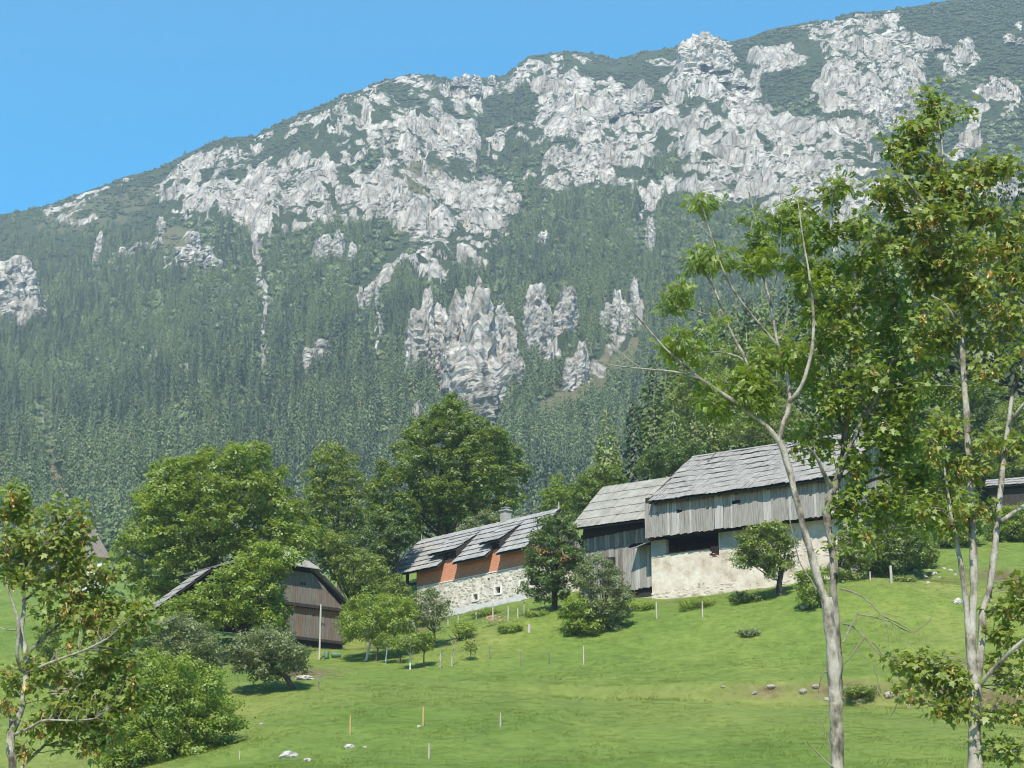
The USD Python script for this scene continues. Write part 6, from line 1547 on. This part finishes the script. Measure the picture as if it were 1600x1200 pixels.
close_tree("sycamore_tree", "three-stemmed pale sycamore at the right, crown reaching highest in the photo", 41.0, [
    ("trunk", [(1524, 1260, 24), (1524, 1170, 22), (1523, 1100, 21), (1524, 1070, 21)]),
    ("stem", [(1522, 1078, 14), (1519, 1000, 13), (1522, 920, 12), (1520, 840, 12), (1516, 765, 12), (1513, 700, 11), (1509, 632, 10.5), (1503, 545, 9), (1500, 467, 8), (1492, 400, 6.5), (1482, 340, 5.5), (1476, 270, 4), (1470, 210, 3), (1462, 165, 2)]),
    ("stem", [(1526, 1070, 13), (1534, 1000, 12), (1535, 962, 11.5), (1545, 925, 11), (1550, 894, 10.5), (1556, 845, 10), (1562, 780, 9.5), (1568, 720, 9), (1575, 668, 8), (1583, 610, 7), (1600, 560, 6), (1612, 480, 4), (1608, 400, 2.5)]),
    ("stem", [(1520, 1070, 11), (1515, 1020, 10.5), (1509, 940, 9.5), (1502, 885, 8.5), (1494, 845, 7.5), (1486, 800, 6), (1478, 750, 4), (1470, 690, 2.5)]),
    ("limb", [(1530, 1072, 8), (1548, 1050, 7.5, -0.3), (1581, 1017, 7, -0.6), (1612, 990, 6, -0.8), (1660, 960, 4, -1.0)]),
    ("limb", [(1564, 815, 7), (1585, 800, 6, 0.3), (1608, 785, 5, 0.5), (1650, 760, 3, 0.6)]),
    ("limb", [(1500, 520, 7), (1487, 490, 6, -0.3), (1470, 470, 4, -0.5), (1455, 462, 2.5, -0.6)]),
    ("limb", [(1505, 570, 6), (1485, 540, 5, 0.3), (1462, 510, 4, 0.5), (1440, 480, 2, 0.6)]),
    ("limb", [(1492, 410, 5), (1510, 370, 4, 0.3), (1530, 320, 3, 0.5), (1545, 280, 2, 0.6)]),
    ("limb", [(1484, 350, 5), (1450, 320, 3.5, -0.4), (1415, 280, 2.5, -0.6), (1390, 250, 1.5, -0.7)]),
    ("branch", [(1575, 668, 5), (1592, 640, 4, -0.4), (1610, 620, 3, -0.5)]),
], jig([(1458, 165, 18, 1), (1472, 185, 18, 1), (1440, 200, 14, 1), (1425, 205, 9, 0.8), (1395, 232, 18, 1), (1420, 245, 20, 1), (1445, 255, 18, 1), (1465, 262, 18, 1), (1375, 290, 18, 1), (1400, 290, 20, 1), (1430, 290, 24, 1), (1462, 300, 20, 1), (1490, 290, 20, 1), (1515, 265, 16, 1), (1545, 262, 16, 1), (1562, 258, 10, 0.9), (1535, 285, 14, 0.9), (1480, 340, 26, 1), (1510, 330, 24, 1), (1445, 345, 24, 1), (1410, 340, 20, 1), (1540, 340, 20, 0.9), (1385, 370, 22, 1), (1425, 385, 26, 1), (1465, 390, 28, 1), (1510, 385, 28, 1), (1550, 385, 24, 1), (1585, 375, 20, 1), (1600, 340, 18, 0.9),
    (1440, 435, 26, 1), (1480, 440, 30, 1), (1530, 435, 30, 1), (1575, 430, 28, 1), (1605, 440, 24, 1), (1455, 490, 26, 1), (1500, 490, 22, 0.9), (1545, 485, 24, 0.9), (1590, 490, 24, 1), (1470, 540, 22, 0.9), (1440, 545, 18, 0.9), (1535, 530, 16, 0.8), (1590, 545, 18, 0.9), (1545, 580, 14, 0.6), (1470, 600, 18, 0.8), (1480, 660, 18, 0.9), (1455, 690, 18, 0.9), (1545, 690, 16, 0.8), (1490, 730, 22, 1), (1535, 730, 18, 0.9), (1470, 770, 20, 1), (1505, 790, 18, 1), (1540, 800, 16, 0.9), (1450, 800, 16, 0.9), (1490, 825, 14, 0.8), (1590, 690, 16, 0.7),
    (1412, 1036, 12, 1), (1432, 1045, 16, 1), (1458, 1052, 16, 1), (1480, 1055, 16, 1), (1500, 1068, 13, 0.9), (1424, 1078, 11, 0.9), (1470, 1100, 14, 1), (1490, 1108, 13, 1), (1510, 1090, 13, 0.8), (1590, 920, 16, 1), (1575, 945, 13, 0.9), (1600, 950, 16, 1), (1565, 985, 12, 0.8), (1595, 1000, 14, 0.7), (1580, 1060, 16, 0.8), (1600, 1075, 14, 0.8), (1555, 1110, 14, 0.7), (1585, 1120, 15, 0.8), (1560, 1165, 15, 1), (1585, 1170, 15, 1), (1560, 1030, 8, 0.6)]),
    "maple", "sycamore_leaf", 0.15, 5, 803, "bark_pale", seeds=0.32, lush=0.78)
close_tree("sycamore_tree", "young pale-stemmed sycamore with orange seed bunches at the left edge", 45.0, [
    ("trunk", [(20, 1260, 17), (19, 1197, 16), (16, 1152, 15), (25, 1130, 14), (36, 1097, 13.5), (41, 1055, 13), (40, 1020, 12), (33, 987, 11), (37, 957, 8), (36, 900, 6), (38, 850, 4.5), (32, 800, 3), (25, 765, 2)]),
    ("stem", [(37, 1050, 8), (26, 1022, 7.5, -0.2), (29, 990, 7, -0.3), (26, 960, 6, -0.3), (17, 935, 4.5, -0.4), (8, 900, 3, -0.4)]),
    ("limb", [(17, 1140, 8), (14, 1115, 7, 0.2), (-5, 1110, 6, 0.3), (-40, 1090, 4, 0.4)]),
    ("limb", [(21, 1148, 6), (45, 1138, 5.5, -0.4), (70, 1125, 4.5, -0.6), (117, 1126, 2.6, -0.9), (150, 1122, 1.4, -1.0)]),
    ("limb", [(24, 1210, 6), (45, 1188, 5.5, 0.3), (72, 1162, 5, 0.6), (92, 1142, 3, 0.8)]),
    ("limb", [(42, 1024, 6), (67, 997, 5, 0.4), (85, 983, 4, 0.6), (105, 960, 2.5, 0.8)]),
    ("limb", [(41, 1052, 5), (80, 1035, 5, -0.6), (115, 1022, 4.5, -0.9), (145, 1010, 3.5, -1.1), (172, 995, 2.2, -1.3)]),
    ("branch", [(34, 980, 4), (18, 985, 3, 0.2), (-10, 975, 2, 0.3)]),
    ("branch", [(37, 940, 4), (60, 920, 3, 0.4), (75, 905, 2.2, 0.6), (95, 880, 1.4, 0.7)]),
    ("branch", [(37, 900, 3.5), (60, 860, 2.5, -0.4), (90, 830, 2, -0.6), (115, 800, 1.2, -0.7)]),
], jig([(25, 765, 12, 1), (30, 785, 12, 1), (14, 805, 12, 1), (45, 810, 16, 1), (15, 840, 20, 1), (45, 845, 20, 1), (70, 830, 18, 1), (92, 805, 12, 0.9), (110, 815, 14, 1), (90, 840, 18, 1), (125, 815, 9, 0.8), (105, 860, 20, 1), (125, 845, 14, 1), (70, 870, 20, 1), (35, 880, 20, 1), (10, 875, 18, 1), (95, 890, 18, 1), (55, 905, 16, 0.8), (120, 890, 16, 1), (140, 880, 12, 0.9), (10, 905, 14, 0.8), (80, 925, 14, 0.7), (110, 930, 18, 0.9), (140, 925, 18, 1), (160, 900, 14, 0.9), (70, 955, 12, 0.5), (100, 955, 14, 0.7), (130, 955, 18, 1), (160, 955, 20, 1), (185, 945, 16, 1), (205, 960, 16, 1), (150, 985, 14, 0.9), (180, 980, 16, 1), (210, 975, 14, 1), (195, 1000, 12, 0.9), (165, 1005, 10, 0.8), (225, 955, 10, 0.9),
    (112, 1005, 6, 0.5), (65, 1045, 14, 1), (85, 1050, 12, 0.9), (50, 1065, 9, 0.6), (100, 1060, 10, 0.7), (20, 1075, 12, 0.7), (10, 1050, 9, 0.6), (12, 1100, 10, 0.5), (70, 1115, 13, 0.9), (95, 1105, 14, 1), (120, 1115, 16, 1), (145, 1105, 16, 1), (60, 1135, 10, 0.7), (90, 1135, 13, 0.9), (120, 1140, 14, 0.9), (145, 1130, 14, 1), (165, 1110, 14, 1), (150, 1075, 14, 1), (125, 1085, 12, 0.9), (170, 1060, 16, 1), (145, 1045, 12, 0.9), (185, 1085, 14, 1), (200, 1055, 14, 1), (175, 1030, 14, 1), (210, 1035, 12, 0.9), (195, 1110, 14, 1), (215, 1090, 12, 1), (150, 1160, 13, 0.9), (175, 1145, 13, 0.9), (135, 1170, 9, 0.6), (38, 1170, 8, 0.5)]),
    "maple", "sycamore_leaf", 0.15, 5, 804, "bark_pale", seeds=0.40, thick=0.8, lush=0.62)

# ------------------------------------------------------------------ grass
rg = rng_of(99)


def tuft(seed, n, h, spread):
    r_ = rng_of(seed); V, Fc = [], []
    for k in range(n):
        a = r_.uniform(0, 6.28); o = np.array([math.cos(a), math.sin(a), 0]) * spread * math.sqrt(r_.random()); d = np.array([math.cos(a + r_.normal()), math.sin(a + r_.normal()), 0]); s = np.array([-d[1], d[0], 0]) * 0.012; hh = h * r_.uniform(0.5, 1.2)
        V += [o - s, o + s, o + d * hh * 1.5 + [0, 0, hh]]; Fc.append([3 * k, 3 * k + 1, 3 * k + 2])
    return np.array(V), np.array(Fc)


NG = 60000
gyv = rg.uniform(72, 185, NG); gxv = (rg.uniform(-80, 1680, NG) - 800) / FPX * gyv * 1.02
q, w = bank(gxv, gyv); bare = (np.abs(q) < 0.7) & (w > 0.3) & (rg.random(NG) < 0.85); gxv, gyv, q, w = gxv[~bare], gyv[~bare], q[~bare], w[~bare]; NG = len(gxv)
gp = np.stack([gxv, gyv, ground(gxv, gyv) - 0.02], 1); onb = (np.abs(q + 0.5) < 1.6) & (w > 0.3)
gi = np.where(onb, np.where(rg.random(NG) < 0.2, 3, 0), rg.integers(0, 3, NG))
gs_ = rg.uniform(0.3, 0.9, NG) * np.where(onb, 1.3, 1.0) * (0.6 + 0.8 * meshkit.noise(np.stack([gxv / 4, gyv / 6, gxv * 0], -1), 8))
instancer("grass", "short green grass of the sloping meadow", "grass", [(*tuft(600 + k, 16, 0.10, 0.34), "grass_blade") for k in range(3)] + [(*tuft(610, 22, 0.22, 0.3), "dry_grass")], gp, rg.uniform(0, 6.28, NG), np.stack([gs_, gs_, gs_], 1), gi)

# ------------------------------------------------------------------ air
usdkit.material(stage, "/World/Looks/haze", {"v": ("principled_volume", {"color": (0.66, 0.86, 1.0), "absorption_color": (1.0, 1.0, 1.0), "density": 0.00011, "anisotropy": 0.0})}, [], volume="v.volume")
hv = np.array([(x, y, z) for z in (-9, 1400) for y in (-80, 2700) for x in (-1500, 1500)], float)
single("haze", (hv, BOXF), "haze", "pale blue haze in the air before the mountain", "haze", kind="stuff")
